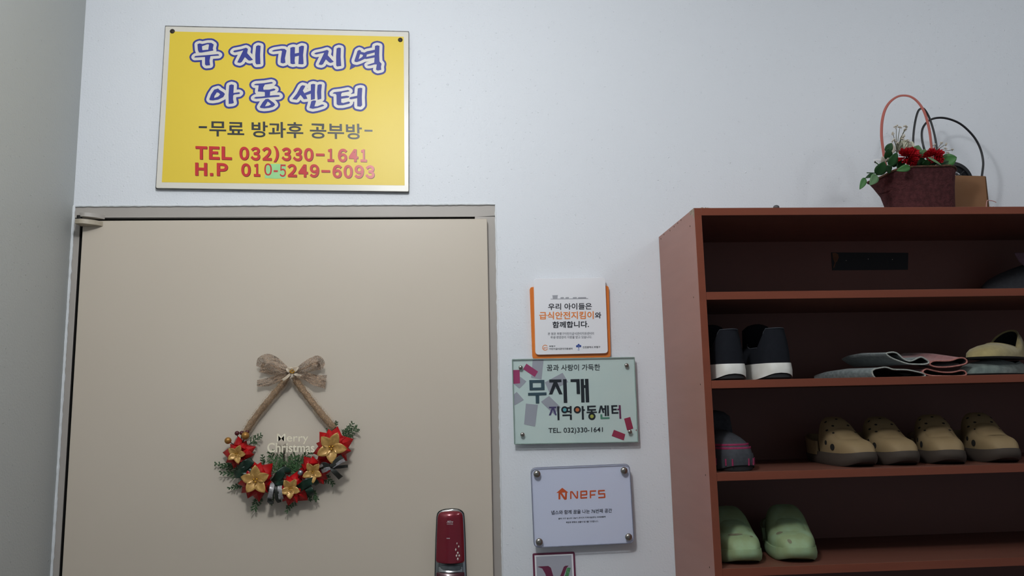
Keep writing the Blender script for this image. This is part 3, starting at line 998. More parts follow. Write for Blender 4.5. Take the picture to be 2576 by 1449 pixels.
for i, a in enumerate([(560, 1010, 500, 830, .012, .018, .42, 7), (570, 1000, 590, 835, .014, .02, .3, 7), (580, 990, 690, 850, .012, .02, .42, 7), (590, 1000, 800, 830, .01, .016, .3, 8), (640, 960, 780, 880, .012, .018, .36, 6), (690, 990, 700, 880, .014, .018, .34, 5)]):
    sprig('pine_sprig', *a, m=M_pine2, seed=40 + i, thick=0.0011)


def poinsettia(cx, cy, R, n, rot, out, gx, gy, gR, grot, gn=5, seed=0):
    r = random.Random(seed)
    c = wp(cx, cy, out)
    RR = R * WP
    mb = MB()
    for lay, (sc, o2, off) in enumerate(((1.0, 0.0, 0.0), (0.86, 0.006, pi / n))):
        for k in range(n):
            a = rot + off + 2 * pi * k / n + r.uniform(-0.12, 0.12)
            L = RR * sc * r.uniform(0.9, 1.06)
            d = in_plane(a)
            sd = in_plane(a + pi / 2)
            hw = L * 0.40
            b0 = c + OUT * o2
            tipz = b0 + d * L + OUT * r.uniform(-0.004, 0.008)
            mid = b0 + d * L * 0.52 + OUT * (0.010 + r.uniform(0, 0.004))
            lft = b0 + d * L * 0.50 + sd * hw + OUT * r.uniform(-0.002, 0.005)
            rgt_ = b0 + d * L * 0.50 - sd * hw + OUT * r.uniform(-0.002, 0.005)
            ml = b0 + d * L * 0.55 + sd * hw * 0.5 + OUT * 0.009
            mr = b0 + d * L * 0.50 - sd * hw * 0.5 + OUT * 0.007
            mb.add([b0, lft, ml, mid, mr, rgt_, tipz], [(0, 2, 1), (0, 3, 2), (0, 4, 3), (0, 5, 4), (1, 2, 6), (2, 3, 6), (3, 4, 6), (4, 5, 6)])
    red = mb.build('red_flower', M_red, wr, ang=25, solid=0.0006)
    g = wp(gx, gy, out + 0.016)
    mb = MB()
    for k in range(gn):
        a = grot + 2 * pi * k / gn + r.uniform(-0.1, 0.1)
        mb.petal(g + in_plane(a) * 0.001, in_plane(a), in_plane(a + pi / 2), OUT, gR * WP * r.uniform(0.95, 1.08), gR * WP * 0.70, rise=0.007, cup=0.12, curl=-0.002, tip=0.75, wave=0.0007, ph=k)
    gold = mb.build('gold_flower', M_gold, red, solid=0.0005)
    for k in range(3):
        a = 0.6 + 2.1 * k
        MB().ball(g + OUT * 0.009 + in_plane(a) * gR * WP * 0.12, gR * WP * 0.085, n=10, m=8).build('stamen_bead', M_gball, red)


poinsettia(258, 838, 132, 5, rd(100), 0.018, 236, 838, 68, rd(70), seed=1)
poinsettia(388, 1040, 160, 6, rd(40), 0.026, 385, 1040, 108, rd(92), seed=2)
poinsettia(668, 1110, 140, 6, rd(20), 0.022, 652, 1108, 76, rd(126), seed=3)
poinsettia(838, 970, 138, 6, rd(60), 0.020, 826, 978, 74, rd(55), seed=4)
poinsettia(978, 790, 165, 6, rd(75), 0.028, 970, 788, 112, rd(62), seed=5)

for x, y, r, m, o, t in ((165, 735, 26, M_gmat, .03, 'matt gold ball'), (300, 697, 30, M_gmat, .034, 'matt gold ball'), (235, 678, 18, M_berry, .02, 'dark red berry'), (272, 676, 17, M_berry, .02, 'dark red berry'), (314, 668, 17, M_berry, .018, 'dark red berry'), (727, 985, 23, M_silver, .036, 'silver ball'), (780, 1040, 23, M_silver, .036, 'silver ball')):
    p = wp(x, y, o)
    b = lab(MB().ball(p, r * WP, n=18, m=12).build('ball', m, wr), t)
    MB().tube([p, p.lerp(wp(258, 800, .015) if x < 400 else wp(700, 1060, .02), 0.7)], 0.001, 6).build('stem', M_twig, b)


def ribbon_loops(name, segs, m, parent=wr, solid=0.0004, txt=None, crumple=0.0):
    """segs: list of (points [(x,y,out)], widths in crop px, direction angle of width)"""
    mb = MB()
    for pts_, wd, ang in segs:
        P = [wp(x, y, o) for x, y, o in pts_]
        n = len(P)
        fine, ws = [], []
        for i in range(n - 1):
            for k in range(4):
                t = k / 4
                p0, p1, p2, p3 = P[max(0, i - 1)], P[i], P[i + 1], P[min(n - 1, i + 2)]
                fine.append(0.5 * ((2 * p1) + (p2 - p0) * t + (2 * p0 - 5 * p1 + 4 * p2 - p3) * t * t + (3 * p1 - p0 - 3 * p2 + p3) * t ** 3))
                ws.append(wd[i] * (1 - t) + wd[i + 1] * t)
        fine.append(P[-1])
        ws.append(wd[-1])
        vec = []
        for i in range(len(fine)):
            a, b = fine[max(0, i - 1)], fine[min(len(fine) - 1, i + 1)]
            d = (b - a).normalized()
            q = Vector((d.z, 0, -d.x))
            if q.length < 1e-3:
                q = Vector((1, 0, 0))
            q = q.normalized()
            if ang is not None:
                q = in_plane(ang)
            vec.append((q + OUT * 0.35 * sin(i * 0.9)) * ws[i] * WP)
        mb.strip(fine, vec, crumple)
    o = mb.build(name, m, parent, solid=solid)
    if txt:
        lab(o, txt)
    return o


# dark green and gold ribbon knots between the flowers
ribbon_loops('green_ribbon', [([(240, 950, .03), (300, 925, .045), (355, 885, .04)], [60, 80, 50], None), ([(215, 1000, .028), (270, 985, .042), (330, 950, .04), (355, 930, .03)], [50, 70, 70, 40], None), ([(255, 1030, .03), (290, 1005, .044), (300, 960, .036)], [40, 60, 40], None)], M_grib)
ribbon_loops('green_ribbon', [([(515, 1060, .03), (560, 1010, .044), (600, 965, .042), (650, 985, .03)], [50, 70, 60, 34], None), ([(530, 1030, .03), (560, 1060, .044), (600, 1040, .036)], [50, 56, 46], None)], M_grib)
ribbon_loops('green_ribbon', [([(710, 1110, .034), (760, 1075, .048), (820, 1050, .044), (860, 1075, .03)], [56, 64, 60, 36], None), ([(770, 1070, .034), (795, 1120, .046), (815, 1160, .036)], [50, 60, 44], None)], M_grib)
o = ribbon_loops('striped_bow', [([(545, 1065, .034), (540, 1120, .046), (550, 1180, .04), (565, 1215, .032)], [30, 34, 38, 30], None), ([(530, 1065, .034), (505, 1150, .04), (485, 1205, .036), (520, 1215, .034)], [26, 30, 30, 20], None)], M_bow, txt='black ribbon bow with silver edges, hanging')
ribbon_loops('silver_edge', [([(513, 1062, .036), (500, 1120, .048), (490, 1185, .042)], [34, 36, 40], None), ([(570, 1064, .036), (566, 1120, .048), (578, 1190, .042)], [30, 34, 36], None)], M_sed, o)
o = ribbon_loops('striped_bow', [([(880, 955, .04), (910, 928, .054), (955, 935, .05)], [44, 56, 30], None), ([(955, 940, .05), (1010, 895, .056), (1055, 860, .046)], [24, 44, 52], None), ([(960, 945, .05), (1000, 985, .05), (1040, 1025, .038)], [26, 38, 40], None), ([(965, 945, .05), (1030, 940, .046), (1095, 932, .036)], [16, 24, 22], None)], M_bow, txt='black ribbon bow with silver edges, at the right')
ribbon_loops('silver_edge', [([(890, 975, .042), (925, 960, .056), (960, 948, .052)], [30, 34, 18], None), ([(975, 945, .052), (1030, 905, .058), (1070, 885, .048)], [16, 24, 28], None), ([(870, 940, .042), (900, 925, .056)], [20, 20], None)], M_sed, o)

# lettering
mb = MB()
put_text(mb, 'Merry', KW((545, 762)), KW((790, 762)), KW((545, 682)), LY - 0.030, 0.0045, thick=0.003)
lab(mb.build('lettering', M_letter, wr), 'champagne word Merry')
mb = MB()
put_text(mb, 'Christmas', KW((470, 826)), KW((838, 826)), KW((470, 752)), LY - 0.030, 0.018, thick=0.003)
lab(mb.build('lettering', M_letter, wr), 'champagne word Christmas')
MB().tube([wp(600, 812, .026), wp(600, 900, .02), wp(580, 1000, .016)], 0.0012, 6).build('letter_pick', M_twig, wr)

# sheer gold ribbon: two straps and a bow


def strap(name, path, w0, seed):
    r = random.Random(seed)
    P = [wp(*p) for p in path]
    rings = []
    n = 26
    for i in range(n + 1):
        t = i / n * (len(P) - 1)
        k = min(int(t), len(P) - 2)
        p = P[k].lerp(P[k + 1], t - k)
        d = (P[k + 1] - P[k]).normalized()
        q = Vector((d.z, 0, -d.x)).normalized()
        w_ = w0 * WP * r.uniform(0.88, 1.12) * (0.72 if i < 2 else 1)
        rings.append([p + q * (w_ * 0.5 * cos(2 * pi * j / 12)) + OUT * (0.0075 * sin(2 * pi * j / 12) * r.uniform(0.7, 1.2)) for j in range(12)])
    o = MB().loft(rings, True).build(name, M_org, wr)
    veil = []
    for q_ in rings:
        c_ = sum(q_, Vector()) / len(q_)
        veil.append([c_ + (q_[0] - c_) * (1.55 * v) + OUT * (0.002 * sin(3 * v + len(veil))) for v in (-1, -0.6, -0.2, 0.2, 0.6, 1)])
    MB().loft(veil, False).build('sheer_edge', M_veil, o)
    return o


strap('ribbon_strap', [(640, 225, .018), (585, 300, .016), (500, 400, .014), (410, 510, .014), (350, 590, .014), (290, 690, .014)], 52, 1)
strap('ribbon_strap', [(672, 240, .018), (735, 330, .016), (820, 440, .014), (900, 540, .014), (990, 640, .014)], 52, 2)
ribbon_loops('ribbon_bow', [
    ([(650, 205, .026), (590, 170, .034), (520, 120, .04), (465, 100, .034), (425, 120, .024), (410, 165, .016)], [30, 62, 84, 80, 70, 60], None),
    ([(650, 215, .022), (580, 205, .018), (500, 185, .014), (420, 165, .014)], [30, 56, 84, 80], None),
    ([(670, 205, .026), (740, 165, .034), (810, 125, .04), (860, 110, .034), (885, 135, .022), (880, 170, .016)], [30, 50, 66, 70, 60, 50], None),
    ([(672, 215, .022), (745, 195, .018), (820, 165, .014), (880, 150, .014)], [30, 46, 66, 70], None)], M_orgb, solid=0.0, crumple=0.0028)
lab(ribbon_loops('ribbon_tail', [([(650, 220, .024), (570, 245, .022), (480, 280, .016), (390, 290, .014)], [30, 54, 66, 50], None)], M_orgb, solid=0.0, crumple=0.0028), 'short left tail of the bow')
lab(ribbon_loops('ribbon_tail', [([(670, 220, .024), (750, 230, .022), (840, 265, .016), (925, 280, .014)], [30, 60, 84, 110], None)], M_orgb, solid=0.0, crumple=0.0028), 'wide right tail of the bow')
mb = MB()
c0 = wp(662, 198, .034)
for a, L_, W_ in ((rd(150), 44, 40), (rd(30), 56, 40), (rd(95), 30, 30)):
    mb.petal(c0, in_plane(a), in_plane(a + pi / 2), OUT, L_ * WP * 1.1, W_ * WP, rise=.005, cup=.2, tip=0.7)
k = mb.build('knot_bow', M_wht, wr, solid=0.0005)
ribbon_loops('knot_tail', [([(655, 212, .036), (625, 240, .038), (588, 268, .034)], [16, 22, 22], None), ([(668, 212, .036), (700, 225, .036), (735, 230, .032)], [14, 22, 8], None)], M_wht, k)
for x, y in ((648, 198), (662, 190), (676, 200), (655, 208), (668, 210)):
    MB().ball(wp(x, y, .041), 7.5 * WP, n=10, m=8).build('knot_bead', M_gball, k)

# ------------------------------------------------------------------ digital door lock
M_lred = mat('metallic_red_cover', (128, 18, 40), rough=0.26, metal=0.35, coat=0.9, var=(0.2, 60, (112, 12, 32)))
M_lmar = mat('dark_maroon_cover', (70, 16, 30), rough=0.3, metal=0.2, coat=0.6, var=(0.2, 60, (60, 12, 24)))
M_chr = mat('satin_chrome', (188, 190, 192), rough=0.18, metal=1.0, var=(0.3, 50, (160, 164, 166)))
M_chr2 = mat('dull_chrome', (120, 126, 128), rough=0.32, metal=1.0, var=(0.4, 90, (84, 92, 94)))
M_gask = mat('black_gasket', (20, 20, 22), rough=0.5, var=(0.3, 90, (12, 12, 14)))
M_gem = mat('white_crystal', (226, 214, 208), rough=0.1, spec=0.9, coat=0.5, var=(0.5, 400, (190, 170, 168)))
M_lbl = mat('silver_print', (214, 198, 202), rough=0.3, metal=0.4, var=(0.2, 90, (200, 182, 188)))
KL = crop_map(1060, 1240, 6.9318)
lk = thing('digital_lock', 'red and chrome digital door lock near the right edge of the door', 'lock', at(1133, 1440, LY))


def lp(x, y, o=0.0):
    return at(*KL((x, y)), LY - o)


def shell(name, rows, depth, bulge, m, parent, base=0.0, nu=14, lip=0.0015):
    """rows of (y, x_left, x_right) crop pixels -> convex cover standing off the door"""
    front = []
    for y, xa, xb in rows:
        row = []
        for j in range(nu + 1):
            u = j / nu * 2 - 1
            p = lp(xa + (xb - xa) * j / nu, y, depth)
            row.append(p + OUT * (bulge * (1 - u * u) * (min(1.0, 0.04 + (y - rows[0][0]) / 90.0) ** 0.5)))
        front.append(row)
    mb = MB().loft(front, closed=False)
    loop = front[0] + [r[-1] for r in front[1:]] + list(reversed(front[-1][:-1])) + [r[0] for r in reversed(front[1:-1])]
    back = [Vector((p.x, LY - base, p.z)) for p in loop]
    mb.loft([loop, back], True)
    return mb.build(name, m, parent, ang=50)


def lock_rows(inset, ytop, ybot, n=14, full=True):
    prof = [(272, 505, 575), (280, 420, 640), (300, 345, 690), (325, 300, 722), (360, 275, 745), (420, 262, 752), (600, 254, 762), (800, 245, 770), (1180, 236, 780), (1449, 230, 790), (1800, 226, 798), (2300, 232, 800), (2520, 250, 790), (2600, 300, 750), (2630, 400, 660)]
    out = []
    for y, a, b in prof:
        a2, b2 = a + inset, b - inset
        if b2 > a2 and ytop + inset * 0.9 <= y + inset * 0.9 <= ybot:
            out.append((y + (inset * 0.9 if y < 420 else 0), a2, b2))
    return out


shell('gasket', lock_rows(0, 0, 9999), 0.004, 0.0, M_gask, lk)
shell('chrome_frame', [(y, a, b) for y, a, b in lock_rows(14, 0, 2600)], 0.013, 0.004, M_chr, lk)
cov = shell('upper_cover', [(316, 470, 600), (322, 420, 640), (335, 355, 680), (355, 315, 705), (390, 290, 718), (440, 282, 724), (600, 276, 733), (800, 268, 740), (1000, 262, 747), (1170, 256, 752), (1200, 262, 748), (1214, 278, 735)], 0.020, 0.012, M_lred, lk, base=0.004)
lab(cov, 'glossy red sliding cover')
bnd = shell('chrome_band', [(1216, 300, 725), (1300, 294, 728), (1382, 288, 732)], 0.016, 0.007, M_chr2, lk, base=0.004)
lab(bnd, 'chrome band under the red cover')
shell('band_plate', [(1292, 300, 715), (1375, 296, 718)], 0.0175, 0.0072, M_chr, bnd, base=0.004)
mb = MB()
for ya, yb in ((1222, 1228), (1250, 1256)):
    for k in range(12):
        u0, u1 = -0.78 + k * 0.13, -0.78 + (k + 1) * 0.13
        q = [(u, y) for u, y in ((u0, ya), (u1, ya), (u1, yb), (u0, yb))]
        mb.add([lp(512 + 212 * u, y, 0.0163) + OUT * (0.007 * (1 - u * u)) for u, y in q], [(0, 1, 2, 3)])
mb.build('band_groove', M_gask, bnd)
low = shell('lower_cover', [(1386, 275, 745), (1400, 262, 752), (1600, 258, 758), (2000, 258, 764), (2450, 270, 764), (2540, 320, 730)], 0.018, 0.011, M_lmar, lk, base=0.004)
lab(low, 'dark maroon lower cover')


def on_cover(x, y, xa=262, xb=744, dep=0.020, bul=0.012):
    u = (x - xa) / (xb - xa) * 2 - 1
    return lp(x, y, dep + 0.0004) + OUT * (bul * (1 - u * u))  # well below the rounded top


def cover_text(body, x0, y0, x1, y1, m, name, parent, off=0.0, shear=0.0):
    vs, fs = text_mesh(body, off)
    a0, a1 = min(v.x for v in vs), max(v.x for v in vs)
    b0, b1 = min(v.y for v in vs), max(v.y for v in vs)
    mb = MB()
    mb.add([on_cover(x0 + (x1 - x0) * (v.x - a0) / (a1 - a0) + shear * (v.y - b0) / (b1 - b0), y1 + (y0 - y1) * (v.y - b0) / (b1 - b0)) for v in vs], fs)
    return mb.build(name, m, parent, smooth=False)


lab(cover_text('Milre', 442, 468, 545, 510, M_lbl, 'lettering', lk, 0.02, 22), 'silver maker name')
lab(cover_text('SYSTEK', 446, 520, 556, 540, M_lbl, 'lettering', lk, 0.02, 0), 'silver second line')
mb = MB()
mb.add([on_cover(x, y) + OUT * 0.0004 for x, y in ((438, 770), (500, 770), (496, 784), (442, 784))], [(0, 1, 2, 3)])
mb.build('finger_notch', M_lbl, lk)
for x, y, a, b in ((622, 870, 12, 22), (653, 925, 13, 25), (600, 975, 14, 30), (636, 1035, 18, 28), (613, 1082, 17, 28), (661, 1085, 17, 28), (636, 1140, 18, 30)):
    mb = MB()
    c_ = on_cover(x, y) + OUT * 0.0016
    rim = [on_cover(x + dx, y + dy) for dx, dy in ((-a, 0), (0, -b), (a, 0), (0, b))]
    mb.add([c_] + rim, [(0, 1, 2), (0, 2, 3), (0, 3, 4), (0, 4, 1)])
    mb.build('crystal', M_gem, lk, smooth=False)

# ------------------------------------------------------------------ shoe cabinet
M_wood = mat('red_brown_laminate', (134, 76, 56), rough=0.36, spec=0.5, var=(0.5, 5, (120, 64, 46)), stretch=(1, 1, 9))
M_woodh = mat('red_brown_shelf_laminate', (124, 64, 44), rough=0.36, spec=0.5, var=(0.5, 5, (114, 58, 40)), stretch=(1, 9, 9))
M_woods = mat('pale_brown_side_laminate', (158, 108, 94), rough=0.38, spec=0.5, var=(0.4, 5, (148, 98, 84)), stretch=(1, 1, 9))
M_wback = mat('brown_hardboard', (122, 82, 74), rough=0.5, spec=0.4, var=(0.5, 6, (112, 74, 66)))
M_board = mat('brown_shelf_board', (116, 74, 62), rough=0.4, spec=0.4, var=(0.5, 5, (104, 64, 52)), stretch=(1, 9, 9))
M_chip = mat('bare_chipboard', (176, 158, 140), rough=0.8, var=(0.8, 160, (120, 104, 90)))
M_nail = mat('rusty_nail', (70, 40, 28), rough=0.6, metal=0.3, var=(0.6, 200, (40, 22, 16)))
M_tape = mat('black_strip', (24, 25, 30), rough=0.55, var=(0.3, 90, (16, 17, 20)))
M_peel = mat('torn_brown_paper', (120, 82, 58), rough=0.8, var=(0.6, 120, (92, 60, 42)))
M_speck = mat('white_speck', (200, 198, 194), rough=0.8, var=(0.2, 200, (180, 178, 174)))

CX0, CX1, CY = 1.438, 2.74, -0.30
CT = at(1760, 523.2, CY).z
TH = 0.0155


def atx(px, py, x):
    d = ray(px, py)
    return CAM + d * ((x - CAM.x) / d.x)


cb = thing('shoe_cabinet', 'tall reddish brown open shoe cabinet standing on the floor against the white wall', 'shoe cabinet', ((CX0 + CX1) / 2, CY / 2, 0))
MB().box(CX0, CX0 + TH, CY + 0.0008, -0.002, 0.0, CT).build('side_panel', M_woods, cb)
MB().box(CX0 - 0.0002, CX0 + TH, CY, CY + 0.001, 0.0, CT).build('edge_band', M_woodh, cb, bevel=0.0004)
MB().box(CX1 - TH, CX1, CY, -0.002, 0.0, CT).build('side_panel', M_wood, cb, bevel=0.0008)
tp_ = MB().box(CX0 + TH, CX1 - TH, CY + 0.001, -0.002, CT - 0.0165, CT).build('top_panel', M_board, cb)
MB().box(CX0 + TH, CX1 - TH, CY, CY + 0.001, CT - 0.0165, CT).build('edge_band', M_woodh, tp_, bevel=0.0004)
MB().box(CX0 + TH, CX1 - TH, -0.010, -0.004, 0.05, CT - 0.0165).build('back_panel', M_wback, cb)
ZS = [at(1800, 734.4, CY).z, at(1800, 957.2, CY).z, at(1812, 1189.6, CY).z, at(1826, 1431, CY).z]
gap = (ZS[0] - ZS[3]) / 3
zz = ZS[3] - gap
while zz > 0.05:
    ZS.append(zz)
    zz -= gap
for z in ZS:
    sh_ = MB().box(CX0 + TH, CX1 - TH, CY + 0.0018, -0.010, z - 0.0165, z).build('shelf', M_board, cb)
    MB().box(CX0 + TH, CX1 - TH, CY + 0.0008, CY + 0.0018, z - 0.0165, z + 0.0001).build('edge_band', M_woodh, sh_, bevel=0.0004)
K6b = crop_map(1640, 500, 7.245)
for x, y in [K6b(p) for p in ((530, 390), (472, 445), (405, 510), (330, 580), (220, 650), (165, 730), (695, 500))] + [(1745, 748), (1762, 967), (1775, 1195), (1785, 1427)]:
    p = atx(x, y, CX0)
    MB().ball((CX0 - 0.0001, p.y, p.z), 0.0019, (0.35, 0.7, 1), 10, 6).build('nail', M_nail, cb)
mb = MB()
mb.add([(CX0 - 0.0004, CY + dy, CT - dz) for dy, dz in ((-0.0002, -0.0002), (0.034, -0.0002), (0.031, 0.007), (0.022, 0.011), (0.012, 0.010), (0.009, 0.019), (0.003, 0.021), (-0.0002, 0.016))], [tuple(range(8))])
lab(mb.build('chipped_corner', M_chip, cb, smooth=False), 'chipped pale corner of the side panel')
rn = random.Random(9)
mb = MB()
a_ = at(1762, 523, CY)
for k in range(9):
    x = a_.x + k * 0.0024 + rn.uniform(0, 0.001)
    h = rn.uniform(0.001, 0.0034)
    mb.add([(x, CY + 0.0006, CT - 0.0008), (x + 0.004, CY + 0.0012, CT - 0.0006), (x + 0.003, CY + 0.004, CT + h), (x + 0.0006, CY + 0.006, CT + h * 0.7)], [(0, 1, 2, 3)])
lab(mb.build('torn_edging', M_chip, cb, smooth=False), 'torn pale edging at the top corner')
BY = -0.0112
st = MB().prism(quad([(2091, 635), (2285, 636), (2284, 678.5), (2094, 680)], BY), BY, -0.010).build('black_strip', M_tape, cb, smooth=False)
K2b = crop_map(2040, 590, 8.587)
MB().flat([[xz(*K2b(p), BY) for p in ((460, 400), (530, 395), (590, 430), (598, 500), (560, 590), (540, 600), (505, 715), (478, 718), (510, 610), (470, 500))]], BY - 0.0004).build('torn_paper', M_peel, st, smooth=False)
for x, y in ((762, 560), (1238, 530), (1760, 540)):
    p = at(*K2b((x, y)), BY)
    MB().ball((p.x, BY, p.z), 0.0011, (1, 0.5, 1), 8, 6).build('stud', M_speck, st)

# ------------------------------------------------------------------ shoes
M_sblk = mat('black_suede', (27, 29, 35), rough=0.9, spec=0.15, var=(0.4, 90, (20, 22, 28)), bump=(0.3, 900, 0.0006))
M_slin = mat('black_lining', (16, 17, 20), rough=0.95, var=(0.3, 90, (10, 10, 12)))
M_swht = mat('worn_white_rubber', (228, 228, 224), rough=0.5, var=(0.5, 28, (196, 192, 180)))
M_sout = mat('black_outsole', (32, 34, 36), rough=0.8, var=(0.4, 80, (22, 24, 26)))
M_stit = mat('dark_stitch', (58, 62, 70), rough=0.9, var=(0.3, 300, (46, 50, 56)))
M_clog = mat('tan_foam', (142, 122, 90), rough=0.65, spec=0.3, var=(0.4, 40, (134, 112, 80)), bump=(0.08, 300, 0.0006))
M_csole = mat('dark_taupe_foam', (70, 60, 52), rough=0.8, var=(0.4, 40, (58, 50, 44)))
M_hole = mat('dark_hole', (22, 18, 14), rough=0.95, var=(0.3, 90, (14, 12, 10)))
M_gclog = mat('sage_foam', (150, 176, 140), rough=0.6, spec=0.3, var=(0.8, 26, (136, 150, 108)), bump=(0.08, 300, 0.0006))
M_gdirt = mat('scuff_mark', (110, 104, 84), rough=0.9, var=(0.7, 90, (130, 130, 104)))
M_fgry = mat('grey_felt', (128, 138, 138), rough=0.95, spec=0.1, sheen=0.4, var=(0.7, 140, (88, 98, 100)), bump=(0.5, 500, 0.001))
M_fgrl = mat('pale_grey_binding', (178, 182, 176), rough=0.9, spec=0.1, var=(0.6, 260, (132, 138, 134)), bump=(0.5, 700, 0.001))
M_fpnk = mat('dusty_pink_felt', (176, 112, 110), rough=0.95, spec=0.1, sheen=0.4, var=(0.7, 140, (134, 80, 80)), bump=(0.5, 500, 0.001))
M_fpnl = mat('pink_binding', (186, 128, 118), rough=0.9, spec=0.1, var=(0.6, 260, (146, 92, 86)), bump=(0.5, 700, 0.001))
M_olive = mat('olive_felt', (168, 154, 108), rough=0.9, spec=0.1, sheen=0.3, var=(0.6, 60, (140, 128, 88)), bump=(0.4, 400, 0.001))
M_denim = mat('faded_blue_felt', (118, 130, 124), rough=0.95, spec=0.1, sheen=0.3, var=(0.8, 70, (88, 98, 96)), bump=(0.4, 400, 0.001))
M_magt = mat('magenta_mesh', (150, 40, 84), rough=0.6, var=(0.5, 200, (110, 26, 60)))
M_mauv = mat('dim_mauve_mesh', (122, 96, 112), rough=0.8, var=(0.5, 90, (96, 76, 88)))
M_sgry = mat('charcoal_mesh', (58, 60, 66), rough=0.85, var=(0.5, 120, (40, 42, 48)))


def outline(L, hh, ht, n=56, pw=0.8):
    """closed foot outline, heel at y=0, toe at y=L"""
    out = []
    for k in range(n):
        a = 2 * pi * k / n - pi / 2
        y = L / 2 + L / 2 * sin(a)
        t = y / L
        wid = hh + (ht - hh) * (3 * t * t - 2 * t * t * t)
        c = cos(a)
        out.append((wid * (1 if c >= 0 else -1) * abs(c) ** pw, y))
    return out


RINGS = {}


def sneaker(name, label, loc, rz, L=0.272, hh=0.0468, ht=0.0462, mats=(M_sblk, M_swht, M_sout), collar=(0.104, 0.07), sole=0.036, group=None, flip=False, toe_up=0.0):
    """heel towards -y unless turned; collar=(heel tab height, side height)"""
    t = thing(name, label, 'shoe', (0, 0, 0), 0, group)
    O = outline(L, hh, ht, pw=0.6)
    n = len(O)

    def lift(x, y):                                     # rocker of the sole at the heel and toe
        return 0.001 + 0.013 * max(0, 1 - y / 0.05) * max(0, 1 - (x / (hh * 1.06)) ** 2) + 0.012 * max(0, (y - L + 0.06) / 0.06) ** 2

    base = [Vector((x * 0.95, 0.003 + y * 0.975, 0.0)) for x, y in O]
    MB().loft([[Vector((p.x * 0.9, p.y * 0.98 + 0.004, 0.0005)) for p in base], [Vector((p.x, p.y, 0.004)) for p in base], [Vector((p.x, p.y, 0.02)) for p in base]], True, True, True).build('outsole', mats[2], t)
    bot = [Vector((x, y, lift(x, y))) for x, y in O]
    mid = [Vector((x * 1.015, y * 1.01 - 0.001, lift(x, y) * 0.5 + sole * 0.5)) for x, y in O]
    top = [Vector((x * 0.985, 0.0015 + y * 0.99, sole + 0.004 * max(0, y / L - 0.6))) for x, y in O]
    inn = [Vector((x * 0.88, 0.006 + y * 0.95, sole)) for x, y in O]
    MB().loft([[Vector((p.x * 0.9, p.y * 0.97 + 0.004, p.z + 0.002)) for p in bot], bot, mid, top, inn], True, False, True).build('midsole', mats[1], t)
    oc, oa, ob = (0.036, 0.075, 0.088), 0.033, 0.074       # opening ellipse
    cy = 0.082
    rings = [[], [], [], [], [], []]
    lipz = []
    for k in range(n):
        x, y = O[k]
        a = 2 * pi * k / n - pi / 2
        u = (sin(a) + 1) / 2                               # 0 heel, 1 toe
        hx = cos(a)
        ey = cy + ob * sin(a)
        tq = max(0.0, min(1.0, (0.90 - abs(hx)) / 0.26))
        tab = tq * tq * (3 - 2 * tq) if sin(a) < 0 else 0
        z = collar[1] + (collar[0] - collar[1]) * tab + 0.018 * max(0, u - 0.55) / 0.45
        ex = oa * hx * (1.0 if tab < 0.05 else 0.96)
        P = Vector((x * 0.955, 0.004 + y * 0.975, sole - 0.001))
        Q = Vector((ex, ey - 0.004 * tab, z))
        C1 = Vector((x * 0.98, 0.003 + y * 0.985, sole + (z - sole) * 0.5))
        if u > 0.5:
            C1 = Vector((x * 0.9, y * 0.97 + 0.004, sole + 0.030))
        for i, s in enumerate((0, 0.2, 0.42, 0.64, 0.84, 1.0)):
            rings[i].append((1 - s) ** 2 * P + 2 * s * (1 - s) * C1 + s * s * Q)
        lipz.append(Q)
    inner = [Vector((q.x * 0.86, cy + (q.y - cy) * 0.93, q.z - 0.002)) for q in lipz]
    deep = [Vector((q.x * 0.9, cy + (q.y - cy) * 0.95, sole + 0.004)) for q in lipz]
    up = MB().loft(rings + [inner], True).build('upper', mats[0], t)
    MB().loft([inner, deep], True, False, True).build('lining', M_slin, up)
    tg = MB()
    rows = []
    for i in range(6):
        s = i / 5
        yy = cy + ob - 0.012 - 0.03 * s + 0.012
        zz_ = collar[1] + 0.006 + 0.052 * s
        wv = 0.027 + 0.008 * s - (0.012 if i == 5 else 0)
        rows.append([Vector((wv * v, yy - 0.006 * (1 - v * v), zz_ - 0.004 * v * v)) for v in (-1, -0.6, -0.2, 0.2, 0.6, 1)])
    tg.loft(rows, False).build('tongue', mats[0], t, solid=0.005)
    seam = [lipz[k] + Vector((0, -0.0006, 0.0004)) for k in range(n)]
    MB().tube(seam, 0.0011, 6, close=True, upref=(0, 0, 1)).build('collar_binding', M_stit, up)
    t.location = loc
    t.rotation_euler = (0, 0, rz)
    RINGS[t.name] = rings
    return t


def floor_spot(px, py, z):
    return atz(px, py, z)


z2, z3, z4 = ZS[1], ZS[2], ZS[3]
EY = CY + 0.008
pL = at(1847, 900, EY)
pR = at(1959, 900, EY)
sneaker('sneaker', 'black sneaker with white sole nearest the cabinet side, heel out, second shelf', (pL.x - 0.001, EY, z2), rd(1), group='pair of black sneakers', L=0.268, collar=(0.108, 0.070), sole=0.035)
sneaker('sneaker', 'black sneaker with white sole, heel out, the one farther from the cabinet side', (pR.x + 0.003, EY, z2), rd(-2), group='pair of black sneakers', L=0.268, collar=(0.109, 0.070), sole=0.035)


